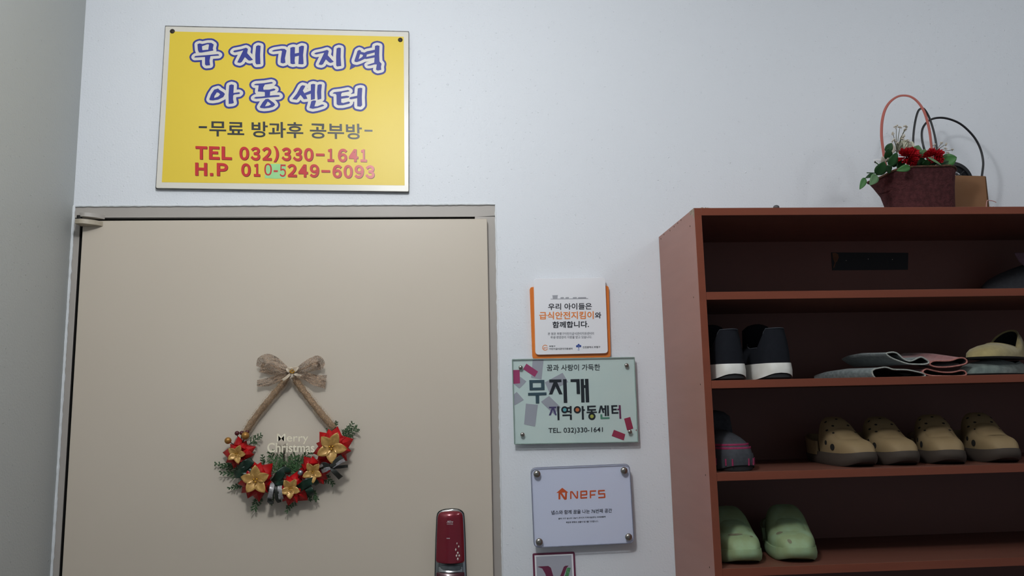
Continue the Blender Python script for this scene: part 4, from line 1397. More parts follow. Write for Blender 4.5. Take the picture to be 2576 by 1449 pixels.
def clog(name, label, loc, rz, mu, ms, mh, L=0.24, W=0.048, hv=0.104, holes=True, group=None, strapon=False):
    """toe towards -y at the origin, heel behind"""
    t = thing(name, label, 'clog', (0, 0, 0), 0, group)
    O = [(x, L - y) for x, y in outline(L, W * 0.78, W, 36, 0.72)]

    def roc(y):
        return 0.012 * max(0, 1 - y / 0.05) ** 2
    r0 = [Vector((x * 0.92, L / 2 + (y - L / 2) * 0.96, roc(y))) for x, y in O]
    r1 = [Vector((x, y, roc(y) + 0.005)) for x, y in O]
    r2 = [Vector((x * 1.03, L / 2 + (y - L / 2) * 1.02, roc(y) * 0.7 + 0.016)) for x, y in O]
    r3 = [Vector((x * 1.0, y, roc(y) * 0.5 + 0.027)) for x, y in O]
    MB().loft([r0, r1, r2, r3], True, True, True).build('sole', ms, t)
    def wide(y):                                        # half width of the sole at y
        best = 0.0
        for (x0, y0), (x1, y1) in zip(O, O[1:] + O[:1]):
            if min(y0, y1) <= y <= max(y0, y1) and abs(y1 - y0) > 1e-9:
                best = max(best, abs(x0 + (x1 - x0) * (y - y0) / (y1 - y0)))
        return best
    sec = [(0.003, 0.027), (0.007, 0.038), (0.014, 0.046), (0.024, 0.052), (0.036, 0.0555), (0.050, 0.0575), (0.064, 0.060), (0.078, 0.0655), (0.091, 0.0745), (0.103, 0.0855), (0.114, 0.0955), (0.124, hv - 0.001), (0.134, hv + 0.002)]
    rings = []
    m = 21
    for y, zt in sec:
        hw = wide(max(y, 0.004)) * (0.97 if y < 0.06 else 0.97 - 0.05 * min(1, (y - 0.06) / 0.06))
        zb = 0.0215
        vent = 0.5 + 0.10 * min(1, max(0, y - 0.03) / 0.10)
        rings.append([Vector((hw * (1 if cos(a) >= 0 else -1) * abs(cos(a)) ** vent * (0.96 if k_ in (0, m - 1) else 1), y, zb + (zt - zb) * sin(a) ** 0.58)) for k_, a in enumerate([pi * k / (m - 1) for k in range(m)])])
    first = [Vector((p.x * 0.5, 0.0015, 0.0215 + (p.z - 0.0215) * 0.4)) for p in rings[0]]
    last = rings[-1]
    inner = [Vector((p.x * 0.9, p.y + 0.001, 0.022 + (p.z - 0.022) * 0.93)) for p in last]
    back = [Vector((p.x * 0.9, 0.05, 0.024 + (p.z - 0.024) * 0.42)) for p in last]
    up = MB().loft([first] + rings + [inner, back], False, True).build('upper', mu, t)
    # heel cup and strap
    hc = []
    for k in range(25):
        a = -0.12 + (pi + 0.24) * k / 24
        x = W * 0.86 * cos(a)
        y = 0.150 + (L - 0.153) * sin(a)
        hgt = 0.050 + 0.012 * sin(max(0, min(pi, a)))
        hc.append([Vector((x * 1.02, y, 0.02)), Vector((x * 1.05, y + 0.001, hgt)), Vector((x * 0.92, y - 0.004 * sin(a), hgt)), Vector((x * 0.88, y - 0.008 * sin(a), 0.026))])
    MB().loft(hc, True, True, True).build('heel_cup', mu, t)
    if strapon:
        sp = []
        for k in range(21):
            a = -0.15 + (pi + 0.3) * k / 20
            x = W * 0.93 * cos(a)
            y = 0.140 + (L - 0.150) * 0.72 * sin(a)
            z = 0.062 + 0.006 * sin(a)
            sp.append([Vector((x, y, z)), Vector((x, y, z + 0.016)), Vector((x * 0.93, y - 0.002, z + 0.016)), Vector((x * 0.93, y - 0.002, z))])
        MB().loft(sp, True, True, True).build('heel_strap', mu, t)

    def surf(y, a):
        for i in range(len(sec) - 1):
            if sec[i][0] <= y <= sec[i + 1][0]:
                k = (y - sec[i][0]) / (sec[i + 1][0] - sec[i][0])
                f = a / pi * (m - 1)
                j = min(int(f), m - 2)
                g = f - j
                p = rings[i][j].lerp(rings[i][j + 1], g).lerp(rings[i + 1][j].lerp(rings[i + 1][j + 1], g), k)
                d1 = rings[i + 1][j] - rings[i][j]
                d2 = rings[i][j + 1] - rings[i][j]
                return p, d2.cross(d1).normalized(), d1.normalized()

    def hole_at(y, a, r, nm, sy=1.0):
        p, nn, dd = surf(y, a)
        if nn.z < -0.2 or nn.dot(Vector((p.x, 0.02, p.z - 0.02))) < 0:
            nn = -nn
        e2 = nn.cross(dd).normalized()
        mb = MB()
        rim = [p + nn * 0.0006 + dd * (r * sy * cos(q_)) + e2 * (r * sin(q_)) for q_ in [2 * pi * k / 12 for k in range(12)]]
        mb.add([p + nn * 0.0012] + rim, [(0, i + 1, (i + 1) % 12 + 1) for i in range(12)])
        mb.build(nm, mh, up)
    if holes:
        for y, angs in ((0.119, (0.34, 0.5, 0.66)), (0.103, (0.26, 0.42, 0.58, 0.74)), (0.088, (0.36, 0.5, 0.64))):
            for a in angs:
                hole_at(y, a * pi, 0.0032, 'vent_hole', 0.8)
        for a in (0.085, 0.915):
            hole_at(0.070, a * pi, 0.0072, 'side_vent', 1.2)
            hole_at(0.098, a * pi, 0.0052, 'side_vent', 1.0)
    t.location = loc
    t.rotation_euler = (0, 0, rz)
    return t, up, surf


def toe_spot(px, py, z):
    p = atz(px, py, z)
    return (p.x, max(p.y, CY + 0.010), z)


CG = 'tan clogs on the third shelf'
for px, ly, rz, hv, tx in ((2184, -0.285, rd(2), 0.102, 'tan clog with vent holes, toe out, nearest the dark striped shoe on third shelf'),
                           (2288, -0.281, rd(-4), 0.100, 'tan clog, second along the row of four, tucked behind the first one'),
                           (2396, -0.284, rd(-17), 0.102, 'tan clog standing third along the row, turned to face straight out'),
                           (2542, -0.284, rd(-10), 0.104, 'tan clog at the end of the row of four, cut by the photo edge')):
    p = at(px, 1150, ly)
    clog('clog', tx, (p.x, ly, z3), rz, M_clog, M_csole, M_hole, hv=hv, group=CG)
GG = 'pair of sage green clogs'
for i, (px, ly, rz, tx) in enumerate(((1879, -0.283, rd(-3), 'sage green clog against the cabinet side panel on the lowest visible shelf'), (2011, -0.283, rd(-12), 'sage green clog with a bigger scuffed toe, right one of the lowest pair'))):
    p = at(px, 1395, ly)
    t, up, surf = clog('clog', tx, (p.x, ly, z4), rz, M_gclog, M_gclog, M_hole, hv=0.101, W=0.0545, holes=False, group=GG)
    for y, a, r in (((0.040, 0.55, 0.012), (0.03, 0.40, 0.006)) if i == 0 else ((0.045, 0.66, 0.013), (0.012, 0.6, 0.008))):
        q_, nn, dd = surf(y, a * pi)
        if nn.z < 0:
            nn = -nn
        e2 = nn.cross(dd).normalized()
        mb = MB()
        ring_ = []
        for k in range(14):
            b_ = 2 * pi * k / 14
            pt, n2, d2 = surf(max(0.004, min(0.13, y + r * 0.45 * cos(b_))), a * pi + r * 0.9 * sin(b_) / 0.05)
            if n2.z < 0:
                n2 = -n2
            ring_.append(pt + n2 * 0.0007)
        mb.add([q_ + nn * 0.0014] + ring_, [(0, k + 1, (k + 1) % 14 + 1) for k in range(14)])
        mb.build('scuff', M_gdirt, up)

# dark striped shoe at the left of the third shelf, toe out
ps = at(1868, 1150, CY + 0.012)
t = sneaker('trainer', 'dark shoe with magenta stripes in the left corner of the third shelf', (ps.x - 0.026, CY + 0.014 + 0.249, z3), rd(186), L=0.25, hh=0.044, ht=0.052, mats=(M_sgry, M_sgry, M_sout), collar=(0.085, 0.066), sole=0.034)
R_ = RINGS[t.name]
nn_ = len(R_[0])
for i, (la_, lb_, f_) in enumerate(((1, 2, 0.15), (1, 2, 0.7))):
    pth = []
    for k in range(nn_):
        a = 2 * pi * k / nn_ - pi / 2
        if sin(a) > 0.35:
            p = R_[la_][k].lerp(R_[lb_][k], f_)
            pth.append(p + Vector((cos(a), sin(a), 0.6)) * 0.0008)
    MB().tube(pth, 0.0026, 6, flat=0.5).build('toe_stripe', M_magt, t)
O_ = outline(0.25, 0.044, 0.052, pw=0.6)
for k in range(6):
    a = rd(50) + rd(80) * k / 5
    x_, y_ = O_[int((a + pi / 2) / (2 * pi) * 56) % 56]
    MB().tube([(x_ * 1.005, y_ * 1.003, 0.012), (x_ * 1.01, y_ * 1.006, 0.026)], 0.0019, 6).build('sole_bar', M_magt, t)

# folded felt slippers on the second shelf


def felt_slipper(name, label, rim_px, y0, L, mo, ml, shrink, group=None, lean=(0.0, 0.0), base=None):
    """soft slipper, its pinched opening (crop outline) facing out; closes towards the toe behind"""
    rim = [at(px, py, y0) for px, py in rim_px]
    c = sum(rim, Vector()) / len(rim)
    t = thing(name, label, 'slipper', (c.x, y0, base if base else c.z), 0, group)
    fine = []
    n = len(rim)
    for i in range(n):
        p0, p1, p2, p3 = rim[i - 1], rim[i], rim[(i + 1) % n], rim[(i + 2) % n]
        for k in range(3):
            s = k / 3
            fine.append(0.5 * ((2 * p1) + (p2 - p0) * s + (2 * p0 - 5 * p1 + 4 * p2 - p3) * s * s + (3 * p1 - p0 - 3 * p2 + p3) * s ** 3))
    rings = []
    zb = min(p.z for p in fine)
    for k, (f, yy, g) in enumerate(((1.0, 0.0, 1.0), (1.04, 0.012, 1.02), (1.08, 0.05, 1.05), (1.06, 0.1, 1.1), (0.98, 0.15, 1.0), (0.8, 0.19, 0.8), (0.4, 0.205, 0.5))):
        q_ = yy / 0.205 * L
        rings.append([Vector((c.x + (p.x - c.x) * f + lean[0] * q_, y0 + q_, zb + (p.z - zb) * g + lean[1] * q_)) for p in fine])
    body = MB().loft(rings, True, False, True)
    body = body.build('body', mo, t, ang=70)
    inner = [[Vector((c.x + (p.x - c.x) * 0.93, y0 + 0.001, c.z + (p.z - c.z) * 0.82)) for p in fine], [Vector((c.x + (p.x - c.x) * 0.8, y0 + 0.06, c.z + (p.z - c.z) * 0.6)) for p in fine]]
    MB().loft(inner, True, False, True).build('lining', M_slin, body)
    MB().tube(fine, 0.0017, 7, close=True).build('rim_binding', ml, body)
    return t


K4b = crop_map(2120, 840, 5.649)
FG = 'grey felt slippers'
FP = 'pink felt slippers'
FY = CY + 0.022
felt_slipper('felt_slipper', 'folded grey felt slipper with wavy pale rim lying on top of another grey slipper', [K4b(p) for p in ((618, 282), (690, 262), (770, 275), (850, 345), (930, 385), (1000, 375), (1100, 330), (1170, 355), (1225, 402), (1170, 430), (1060, 432), (930, 425), (800, 385), (690, 340))], FY, 0.19, M_fgry, M_fgrl, 1, FG, lean=(-0.12, 0.02), base=z2)
felt_slipper('felt_slipper', 'flattened grey felt slipper lying on the second shelf beneath another', [K4b(p) for p in ((420, 520), (560, 478), (640, 480), (720, 505), (900, 510), (1040, 535), (1150, 565), (1165, 600), (1060, 622), (880, 628), (640, 630), (470, 632))], FY + 0.006, 0.2, M_fgry, M_fgrl, 1, FG, lean=(-0.3, -0.005), base=z2)
felt_slipper('felt_slipper', 'folded pink felt slipper with rounded end lying on top of another pink slipper', [K4b(p) for p in ((1235, 420), (1300, 385), (1420, 385), (1540, 378), (1640, 345), (1720, 345), (1765, 385), (1740, 425), (1640, 450), (1500, 470), (1360, 472), (1270, 455))], FY, 0.2, M_fpnk, M_fpnl, 1, FP, lean=(-0.05, 0.14), base=z2)
felt_slipper('felt_slipper', 'pink felt slipper with white tab lying on the second shelf beneath another', [K4b(p) for p in ((1140, 530), (1190, 500), (1280, 520), (1420, 545), (1560, 545), (1680, 520), (1745, 540), (1745, 585), (1640, 598), (1450, 600), (1260, 592), (1160, 565))], FY + 0.006, 0.2, M_fpnk, M_fpnl, 1, FP, base=z2)


def loafer(name, label, loc, rz, L, hw, h, mo, group=None, tilt=0.0, heel=0.06):
    t = thing(name, label, 'slipper', (0, 0, 0), 0, group)
    O = outline(L, hw * 0.85, hw, 32, 0.8)
    cy, oa, ob = L * 0.36, hw * 0.62, L * 0.27
    rings = [[], [], [], [], []]
    lip = []
    for k, (x, y) in enumerate(O):
        a = 2 * pi * k / 32 - pi / 2
        u = (sin(a) + 1) / 2
        z = h * (0.72 + 0.28 * abs(sin(a))) if u > 0.5 else h * 0.72 + (heel - h * 0.72) * (1 - 2 * u) ** 0.7
        P, Q = Vector((x, y, 0.004)), Vector((oa * cos(a), cy + ob * sin(a), z))
        C1 = Vector((x * 1.06, L / 2 + (y - L / 2) * 1.03, max(0.02, z * 0.75)))
        for i, s in enumerate((0, 0.25, 0.5, 0.75, 1.0)):
            rings[i].append((1 - s) ** 2 * P + 2 * s * (1 - s) * C1 + s * s * Q)
        lip.append(Q)
    inn = [Vector((q.x * 0.9, cy + (q.y - cy) * 0.94, q.z - 0.003)) for q in lip]
    deep = [Vector((q.x * 0.92, cy + (q.y - cy) * 0.96, 0.012)) for q in lip]
    MB().loft([[Vector((x * 0.96, L / 2 + (y - L / 2) * 0.97, 0)) for x, y in O], rings[0]], True, True).build('sole', M_sout, t)
    up = MB().loft(rings + [inn], True).build('upper', mo, t, ang=60)
    MB().loft([inn, deep], True, False, True).build('lining', M_slin, up)
    MB().tube(lip, 0.0014, 6, close=True, upref=(0, 0, 1)).build('rim_binding', mo, up)
    t.location = loc
    t.rotation_euler = (tilt, 0, rz)
    return t


p = at(2446, 930, CY + 0.03)
loafer('soft_shoe', 'soft faded blue grey shoe lying under the olive one at the photo edge', (p.x + 0.205, CY + 0.03 + 0.135, z2), rd(122), 0.25, 0.052, 0.036, M_denim, heel=0.034)
p = at(2452, 915, CY + 0.03)
loafer('soft_shoe', 'soft olive shoe with dark opening lying on a blue grey one, second shelf', (p.x + 0.195, CY + 0.03 + 0.125, z2 + 0.0365), rd(124), 0.235, 0.046, 0.036, M_olive, tilt=rd(0), heel=0.07)

# dim trainer at the right of the top bay
p = at(2550, 720, CY + 0.05)
t = sneaker('trainer', 'dim mauve and grey trainer on its side shelf, top bay, at the photo edge', (p.x + 0.29, CY + 0.13, ZS[0]), rd(62), L=0.26, hh=0.042, ht=0.048, mats=(M_sgry, M_sgry, M_sout), collar=(0.098, 0.07), sole=0.03)
t['label'] = 'dim mauve and grey trainer in the dark top bay at the photo edge'
mb = MB()
mb.petal((-0.040, 0.135, 0.078), (0.2, 0.5, 0.4), (0, 0.7, -0.7), (-1, 0, 0.2), 0.06, 0.034, rise=0.004)
mb.build('heel_patch', M_mauv, t, solid=0.002)
MB().tube([(-0.049, 0.16, 0.036), (-0.046, 0.12, 0.052), (-0.038, 0.085, 0.074)], 0.002, 6).build('side_stripe', M_mauv, t)

# ------------------------------------------------------------------ on top of the cabinet
M_bask = mat('maroon_wicker', (86, 46, 48), rough=0.85, spec=0.2, var=(0.7, 110, (56, 28, 30)), bump=(0.8, 260, 0.002))
M_brim = mat('frayed_brown_rim', (98, 66, 46), rough=0.9, var=(0.8, 130, (62, 40, 30)), bump=(0.8, 300, 0.002))
M_hand = mat('terracotta_band', (182, 96, 84), rough=0.5, var=(0.3, 40, (160, 80, 70)))
M_lf = mat('dark_silk_leaf', (34, 74, 34), rough=0.5, spec=0.4, var=(0.5, 40, (22, 52, 26)))
M_lf2 = mat('mid_silk_leaf', (66, 120, 58), rough=0.5, spec=0.4, var=(0.5, 40, (48, 98, 46)))
M_lf3 = mat('pale_silk_leaf', (98, 132, 92), rough=0.55, spec=0.35, var=(0.5, 40, (80, 116, 76)))
M_carn = mat('crimson_carnation', (186, 14, 30), rough=0.7, spec=0.2, var=(0.6, 150, (128, 6, 18)))
M_gyp = mat('cream_blossom', (206, 198, 184), rough=0.8, var=(0.5, 150, (176, 166, 150)))
M_stem = mat('olive_stem', (98, 98, 78), rough=0.7, var=(0.4, 150, (74, 74, 58)))
M_cream = mat('cream_petal', (214, 212, 190), rough=0.7, var=(0.4, 60, (196, 192, 168)))
M_white = mat('white_petal', (232, 232, 234), rough=0.7, var=(0.3, 60, (216, 216, 220)))
M_kraft = mat('kraft_card', (136, 100, 72), rough=0.75, spec=0.25, var=(0.4, 20, (128, 88, 56)))
M_kedge = mat('dark_card_edge', (84, 56, 32), rough=0.85, var=(0.4, 40, (66, 44, 26)))
M_fan = mat('black_plastic', (22, 23, 28), rough=0.4, spec=0.5, var=(0.2, 40, (16, 17, 20)))
M_stone = mat('dark_grey_pebble', (92, 92, 94), rough=0.8, var=(0.6, 200, (66, 66, 70)))
M_pthr = mat('pink_thread', (196, 150, 146), rough=0.85, var=(0.4, 200, (170, 122, 118)))
K5b = crop_map(2100, 220, 4.5273)
BYY = -0.19


def bp(x, y, yy=BYY):
    px, py = K5b((x, y))
    return at(px, py, yy)


BW = (bp(1000, 800) - bp(900, 800)).length / 100
bk = thing('flower_basket', 'dark maroon basket of red artificial carnations with a terracotta handle on the shoe cabinet', 'flower basket', (bp(965, 1300).x, BYY, CT))
cx = bp(950, 1300).x
rings = []
NB = 40
ZC = bp(1000, 893, BYY - 0.062).z - CT
ZL = bp(450, 1065, BYY).z - CT
ZR = bp(1325, 985, BYY).z - CT
for lev, (hwl, hwr, hd, ztop) in enumerate(((0.071, 0.078, 0.045, 0.0), (0.073, 0.079, 0.047, 0.3), (0.081, 0.080, 0.052, 0.62), (0.096, 0.082, 0.058, 0.86), (0.108, 0.084, 0.062, 1.0))):
    r_ = []
    for k in range(NB):
        a = 2 * pi * k / NB
        c_, s_ = cos(a), sin(a)
        u = (1 if c_ >= 0 else -1) * abs(c_) ** 0.75
        x = cx + u * (hwr if c_ >= 0 else hwl)
        y = BYY + (1 if s_ >= 0 else -1) * abs(s_) ** 0.7 * hd
        zr = ZC - (ZC - (ZL if c_ < 0 else ZR)) * abs(u) ** 2.2
        r_.append(Vector((x, y, CT + 0.0005 + zr * ztop + (0.002 * sin(5 * a) if lev == 4 else 0))))
    rings.append(r_)
inn = [Vector((cx + (p.x - cx) * 0.94, BYY + (p.y - BYY) * 0.92, p.z - 0.003)) for p in rings[-1]]
inn2 = [Vector((cx + (p.x - cx) * 0.80, BYY + (p.y - BYY) * 0.8, p.z - 0.03)) for p in rings[-1]]
MB().loft(rings + [inn, inn2], True, True, True).build('basket_body', M_bask, bk, ang=60)
MB().tube([p + Vector((0, 0, 0.0005)) for p in rings[-1]], 0.0026, 7, close=True, upref=(0, 0, 1)).build('basket_rim', M_brim, bk)
hp = [bp(x, y, BYY + 0.005) for x, y in ((600, 960), (572, 850), (555, 740), (536, 600), (532, 500), (540, 380), (570, 260), (625, 170), (700, 112), (775, 92), (865, 106), (945, 165), (1010, 260), (1050, 370), (1078, 490), (1095, 620), (1105, 720), (1110, 850))]
hr = [0.0036] * 6 + [0.0034, 0.003, 0.0026, 0.0025, 0.0028, 0.0032, 0.0035, 0.0035, 0.0034, 0.0032, 0.003, 0.003]
hr = [hr[min(17, i // 5)] * (1 - (i % 5) / 5) + hr[min(17, i // 5 + 1)] * ((i % 5) / 5) for i in range(86)]
MB().tube(smooth_path(hp, 5), hr, 10, flat=0.35).build('basket_handle', M_hand, bk)


def leaf(x0, y0, x1, y1, w, m, o0=0.05, o1=0.075, curl=0.0, name='leaf'):
    a, b = bp(x0, y0, BYY - o0), bp(x1, y1, BYY - o1)
    d = b - a
    q = Vector((d.z, 0, -d.x)).normalized()
    nrm = d.cross(q).normalized()
    if nrm.y > 0:
        nrm = -nrm
    MB().petal(a, d, q, nrm, d.length, w * BW, rise=0.004, cup=0.10, curl=curl, nu=9, nv=4, tip=0.8).build(name, m, bk, solid=0.0005)


for args in ((440, 985, 335, 1040, 40, M_lf, .062, .07, 0.0), (345, 1030, 272, 1168, 62, M_lf2, .07, .075, 0.0), (475, 995, 385, 1122, 92, M_lf3, .065, .075, 0.0), (480, 1000, 560, 840, 120, M_lf, .055, .07, 0.0), (600, 820, 590, 690, 95, M_lf, .045, .055, 0.0), (620, 900, 700, 740, 95, M_lf, .05, .06, 0.0), (580, 740, 640, 640, 80, M_lf, .03, .03, 0.0),
             (860, 905, 690, 955, 74, M_lf2, .066, .072, 0.0), (905, 770, 945, 660, 118, M_lf3, .045, .05, 0.0), (960, 815, 1025, 705, 88, M_lf3, .05, .055, 0.0), (1205, 860, 1378, 800, 138, M_lf2, .05, .052, 0.0), (1200, 905, 1300, 850, 80, M_lf, .05, .05, 0.0), (640, 960, 560, 900, 90, M_lf, .055, .06, 0.0),
             (700, 900, 640, 800, 110, M_lf, .045, .05, 0.0), (760, 930, 700, 830, 110, M_lf, .045, .05, 0.0), (900, 900, 930, 800, 110, M_lf, .04, .045, 0.0), (980, 900, 960, 800, 110, M_lf, .045, .05, 0.0), (1030, 900, 1040, 820, 100, M_lf, .045, .05, 0.0), (1200, 900, 1240, 820, 110, M_lf, .04, .045, 0.0), (1120, 900, 1100, 840, 100, M_lf, .045, .05, 0.0), (1060, 795, 1205, 895, 22, M_lf3, .074, .07, 0.0)):
    leaf(*args)
for pts_ in (((365, 972), (460, 975)), ((460, 850), (510, 888))):
    MB().tube([bp(x, y, BYY - .06) for x, y in pts_], 0.0011, 6).build('leaf_stem', M_lf, bk)
MB().ball(bp(459, 850, BYY - .06), 0.0019, n=10, m=8).build('bud', M_twig, bk)


def carnation(x, y, rx, ry, seed):
    r = random.Random(seed)
    c = bp(x, y, BYY - 0.055)
    mb = MB()
    for k in range(64):
        u = r.uniform(0, 2 * pi)
        v = (k / 64) ** 0.6
        d = Vector((cos(u) * rx * BW * v, -0.012 * (1 - v) - 0.004, sin(u) * ry * BW * v + ry * BW * 0.05))
        base = c + d * 0.35
        dr = (d + Vector((r.uniform(-1, 1), -0.6, r.uniform(-0.4, 1))) * 0.004).normalized()
        sd = dr.cross(Vector((r.uniform(-1, 1), r.uniform(-1, 1), r.uniform(-1, 1)))).normalized()
        L_ = max(0.006, d.length * 0.8)
        w_ = 0.012
        rows = []
        for i in range(4):
            t_ = i / 3
            rows.append([base + dr * (L_ * t_ + (0.0018 * (1 if j % 2 else -1) if i == 3 else 0)) + sd * (w_ * (0.25 + 0.75 * t_) * (j / 6 - 0.5)) + dr.cross(sd) * (0.0022 * t_ * sin(j * 2.1 + k)) for j in range(7)])
        mb.loft(rows, False)
    return mb.build('carnation', M_carn, bk, ang=20)


carnation(826, 792, 128, 86, 3)
carnation(858, 850, 60, 46, 5)
carnation(1116, 792, 112, 76, 4)


def spray(x0, y0, tips, yy, rb, seed):
    r = random.Random(seed)
    a = bp(x0, y0, yy)
    st_ = MB()
    for x, y in tips:
        e = bp(x, y, yy - r.uniform(-0.008, 0.008))
        mid = a.lerp(e, 0.55) + Vector(((a.x - e.x) * 0.12, 0, 0.002))
        st_.tube([a, mid, e], [0.0009, 0.0008, 0.0006], 5)
    o_ = st_.build('blossom_spray', M_stem, bk)
    for x, y in tips:
        e = bp(x, y, yy - 0.002)
        mb = MB()
        for k in range(7):
            q_ = e + Vector((r.uniform(-1, 1), r.uniform(-1, 1), r.uniform(-0.8, 1))) * rb
            mb.ball(q_, rb * r.uniform(0.4, 0.7), (1, 1, 0.8), 8, 6)
        mb.build('blossom', M_gyp, o_)


spray(710, 745, [(700, 450), (742, 456), (812, 450), (800, 488), (664, 530), (778, 555), (675, 602), (765, 582), (838, 612), (640, 660), (720, 640)], BYY + 0.02, 0.0036, 1)
spray(780, 740, [(860, 650), (835, 612), (770, 560)], BYY + 0.02, 0.003, 2)
spray(1150, 765, [(1135, 655), (1215, 640), (1262, 648), (1264, 696), (1340, 712), (1286, 745)], BYY + 0.01, 0.0028, 3)
for x0, y0, x1, y1, w_, m_, o_ in ((720, 740, 800, 600, 120, M_cream, -.03), (800, 740, 880, 620, 130, M_cream, -.035), (640, 760, 640, 640, 80, M_gyp, -.02), (540, 900, 425, 830, 90, M_white, .02), (530, 900, 440, 930, 80, M_white, .02), (560, 860, 520, 790, 70, M_gyp, .02), (600, 850, 590, 800, 60, M_gyp, .04)):
    leaf(x0, y0, x1, y1, w_, m_, o_, o_ + .004, 0.0, 'pale_petal')

# small black fan with its cord, behind the card box
FYY = -0.07
fc = bp(1340, 1075, FYY)
FWm = (bp(1000, 800, FYY) - bp(900, 800, FYY)).length / 100
fn = thing('table_fan', 'small black fan with round ring grille and looping black cord behind the card box', 'fan', (fc.x, FYY, CT))


def circ(r, y=FYY, n=48):
    return [Vector((fc.x + r * cos(2 * pi * k / n), y, fc.z + r * sin(2 * pi * k / n))) for k in range(n)]


R0, R1 = 228 * FWm, 166 * FWm
mb = MB()
mb.loft([circ(R1, FYY - .006), circ(R1 * 1.05, FYY - .010), circ(R0 * 0.95, FYY - .008), circ(R0, FYY), circ(R0 * 0.97, FYY + .012), circ(R1 * 1.03, FYY + .012), circ(R1, FYY - .006)], True)
mb.build('fan_rim', M_fan, fn)
for k in range(6):
    MB().tube(circ((155 - 19 * k) * FWm, FYY - .006), 0.00115, 8, close=True, flat=1.0).build('grille_ring', M_fan, fn)
for k in range(4):
    a = rd(42) + k * pi / 2
    MB().tube([fc + Vector((cos(a), 0, sin(a))) * 0.004 + Vector((0, -.007, 0)), fc + Vector((cos(a), 0, sin(a))) * R1 * 1.03 + Vector((0, -.007, 0))], 0.0019, 6).build('grille_spoke', M_fan, fn)
hb = MB().ball(fc + Vector((0, -.007, 0)), 30 * FWm, (1, 0.5, 1), 18, 10).build('fan_hub', M_chr, fn)
mb = MB()
mb.box(fc.x - .016, fc.x + .016, FYY - .012, FYY + .02, CT + 0.0005, CT + 0.006)
mb.tube([(fc.x, FYY + .006, CT + .004), (fc.x, FYY + .006, fc.z - R1)], 0.004, 10)
mb.build('fan_stand', M_fan, fn)
pcl = [bp(x, y, FYY - .02) for x, y in ((1245, 1020), (1265, 990), (1300, 985), (1330, 1000), (1350, 980), (1385, 975), (1410, 1000))]
MB().tube(pcl, 0.0022, 8).build('chrome_clip', M_chr, fn)


cord = [(1330, 1000, -.02), (1200, 960, -.02), (1060, 820, -.02), (1015, 690, -.022), (992, 570, -.02), (1000, 470, -.018), (1050, 395, -.014), (1120, 356, -.012), (1215, 345, -.01), (1320, 365, -.01), (1430, 415, -.01), (1530, 500, -.01), (1610, 600, -.01), (1665, 720, -.01), (1690, 850, -.01), (1682, 960, -.01), (1660, 1080, -.01), (1600, 1250, -.005), (1500, 1330, 0.0)]
MB().tube(smooth_path([bp(x, y, FYY + o_) for x, y, o_ in cord]), 0.0027, 10).build('cord', M_fan, fn)
cord2 = [(1400, 1330, 0.01), (1000, 1250, .0), (905, 900, -.03), (893, 680, -.03), (898, 520, -.03), (920, 370, -.03), (950, 270, -.03), (985, 240, -.03), (1020, 250, -.026), (1070, 330, -.024), (1110, 440, -.024), (1140, 560, -.024), (1160, 680, -.024), (1168, 760, -.024), (1172, 1000, -.01), (1250, 1250, .0)]
MB().tube(smooth_path([bp(x, y, FYY + o_) for x, y, o_ in cord2]), 0.0026, 10).build('cord', M_fan, fn)

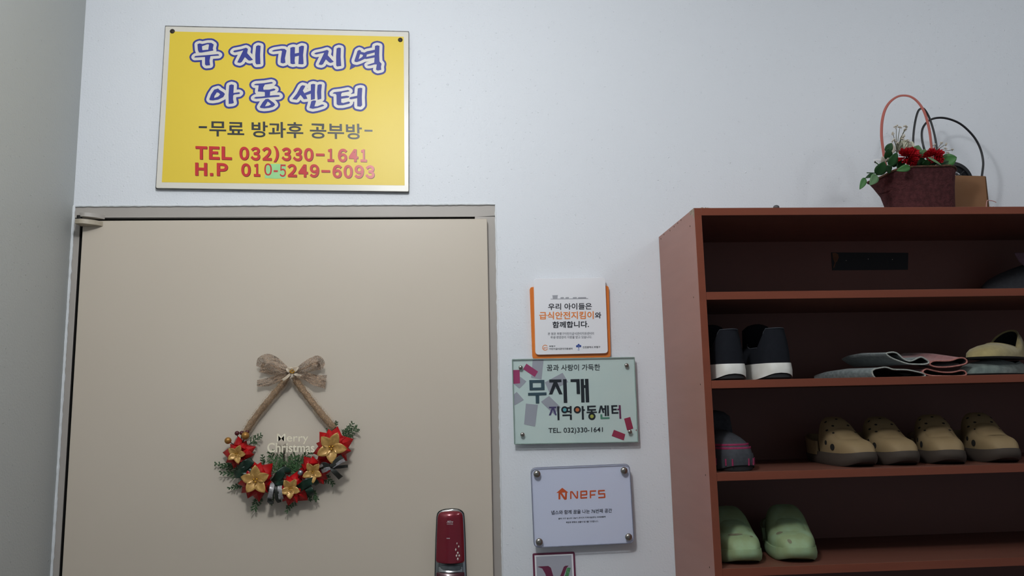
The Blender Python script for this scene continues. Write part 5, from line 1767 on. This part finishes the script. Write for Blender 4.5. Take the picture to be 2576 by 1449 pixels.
# kraft card box beside the basket
XY = -0.155
b0 = bp(1322, 1005, XY)
b1 = bp(1718, 1010, XY)
bx = thing('card_box', 'small brown card box standing between the flower basket and a bit of pink thread', 'box', ((b0.x + b1.x) / 2, XY, CT))
dd = 0.058
hz = (bp(1500, 1003, XY).z)
wall_t = 0.0016
MB().prism(round_poly([(b0.x + 0.003, CT + 0.0005), (b1.x - 0.0005, CT + 0.0005), (b1.x, hz - 0.0015), (b0.x, hz + 0.0005)], 0.0016), XY, XY + wall_t).build('front_panel', M_kraft, bx, smooth=False)
MB().box(b0.x + 0.003, b0.x + 0.003 + wall_t, XY + wall_t, XY + dd, CT + 0.0005, hz - 0.001).build('side_panel', M_kraft, bx)
MB().box(b1.x - 0.003, b1.x - 0.003 + wall_t, XY + wall_t, XY + dd, CT + 0.0005, hz - 0.002).build('side_panel', M_kraft, bx)
MB().box(b0.x + 0.003, b1.x - 0.003 + wall_t, XY + dd - wall_t, XY + dd, CT + 0.0005, hz - 0.002).build('back_panel', M_kraft, bx)
MB().box(b0.x + 0.0046, b1.x - 0.003, XY + wall_t, XY + dd - wall_t, CT + 0.0005, CT + 0.002).build('bottom_panel', M_kraft, bx)
lab(MB().prism([(b1.x - 0.0042, CT + 0.0006), (b1.x - 0.0002, CT + 0.0006), (b1.x + 0.0002, hz - 0.003), (b1.x - 0.0016, hz - 0.003)], XY - 0.0008, XY - 0.0001).build('edge_flap', M_kedge, bx, smooth=False), 'dark folded edge at the right')

p = at(1955.5, 521, CY + 0.012)
mb = MB().ball((p.x, CY + 0.018, CT + 0.0052), 0.0068, (1.0, 1.0, 0.76), 16, 10)
pe = mb.build('pebble', M_stone)
pe['label'] = 'small dark grey lump lying at the front edge on top of the shoe cabinet'
pe['category'] = 'pebble'
pt = [at(x, y, CY + 0.02) for x, y in ((2483, 505.5), (2490, 504.5), (2497, 505.5), (2503, 507.5), (2506, 509.5))]
th = thing('pink_thread', 'short bit of pink thread lying right of the card box on the cabinet', 'thread', (pt[2].x, CY + 0.02, CT))
MB().tube(smooth_path([Vector((pt[0].x - 0.004, CY + 0.02, CT + 0.0012))] + pt), 0.0009, 7).build('strand', M_pthr, th)
mb = MB()
for k in range(5):
    mb.tube([(pt[0].x - 0.003 + 0.003 * k, CY + 0.02, CT + 0.001), (pt[0].x + 0.003 + 0.004 * k, CY + 0.022, CT + 0.004 + 0.0015 * (k % 2)), (pt[0].x + 0.008 + 0.003 * k, CY + 0.02, CT + 0.001)], 0.0009, 6)
mb.build('tangle', M_pthr, th)
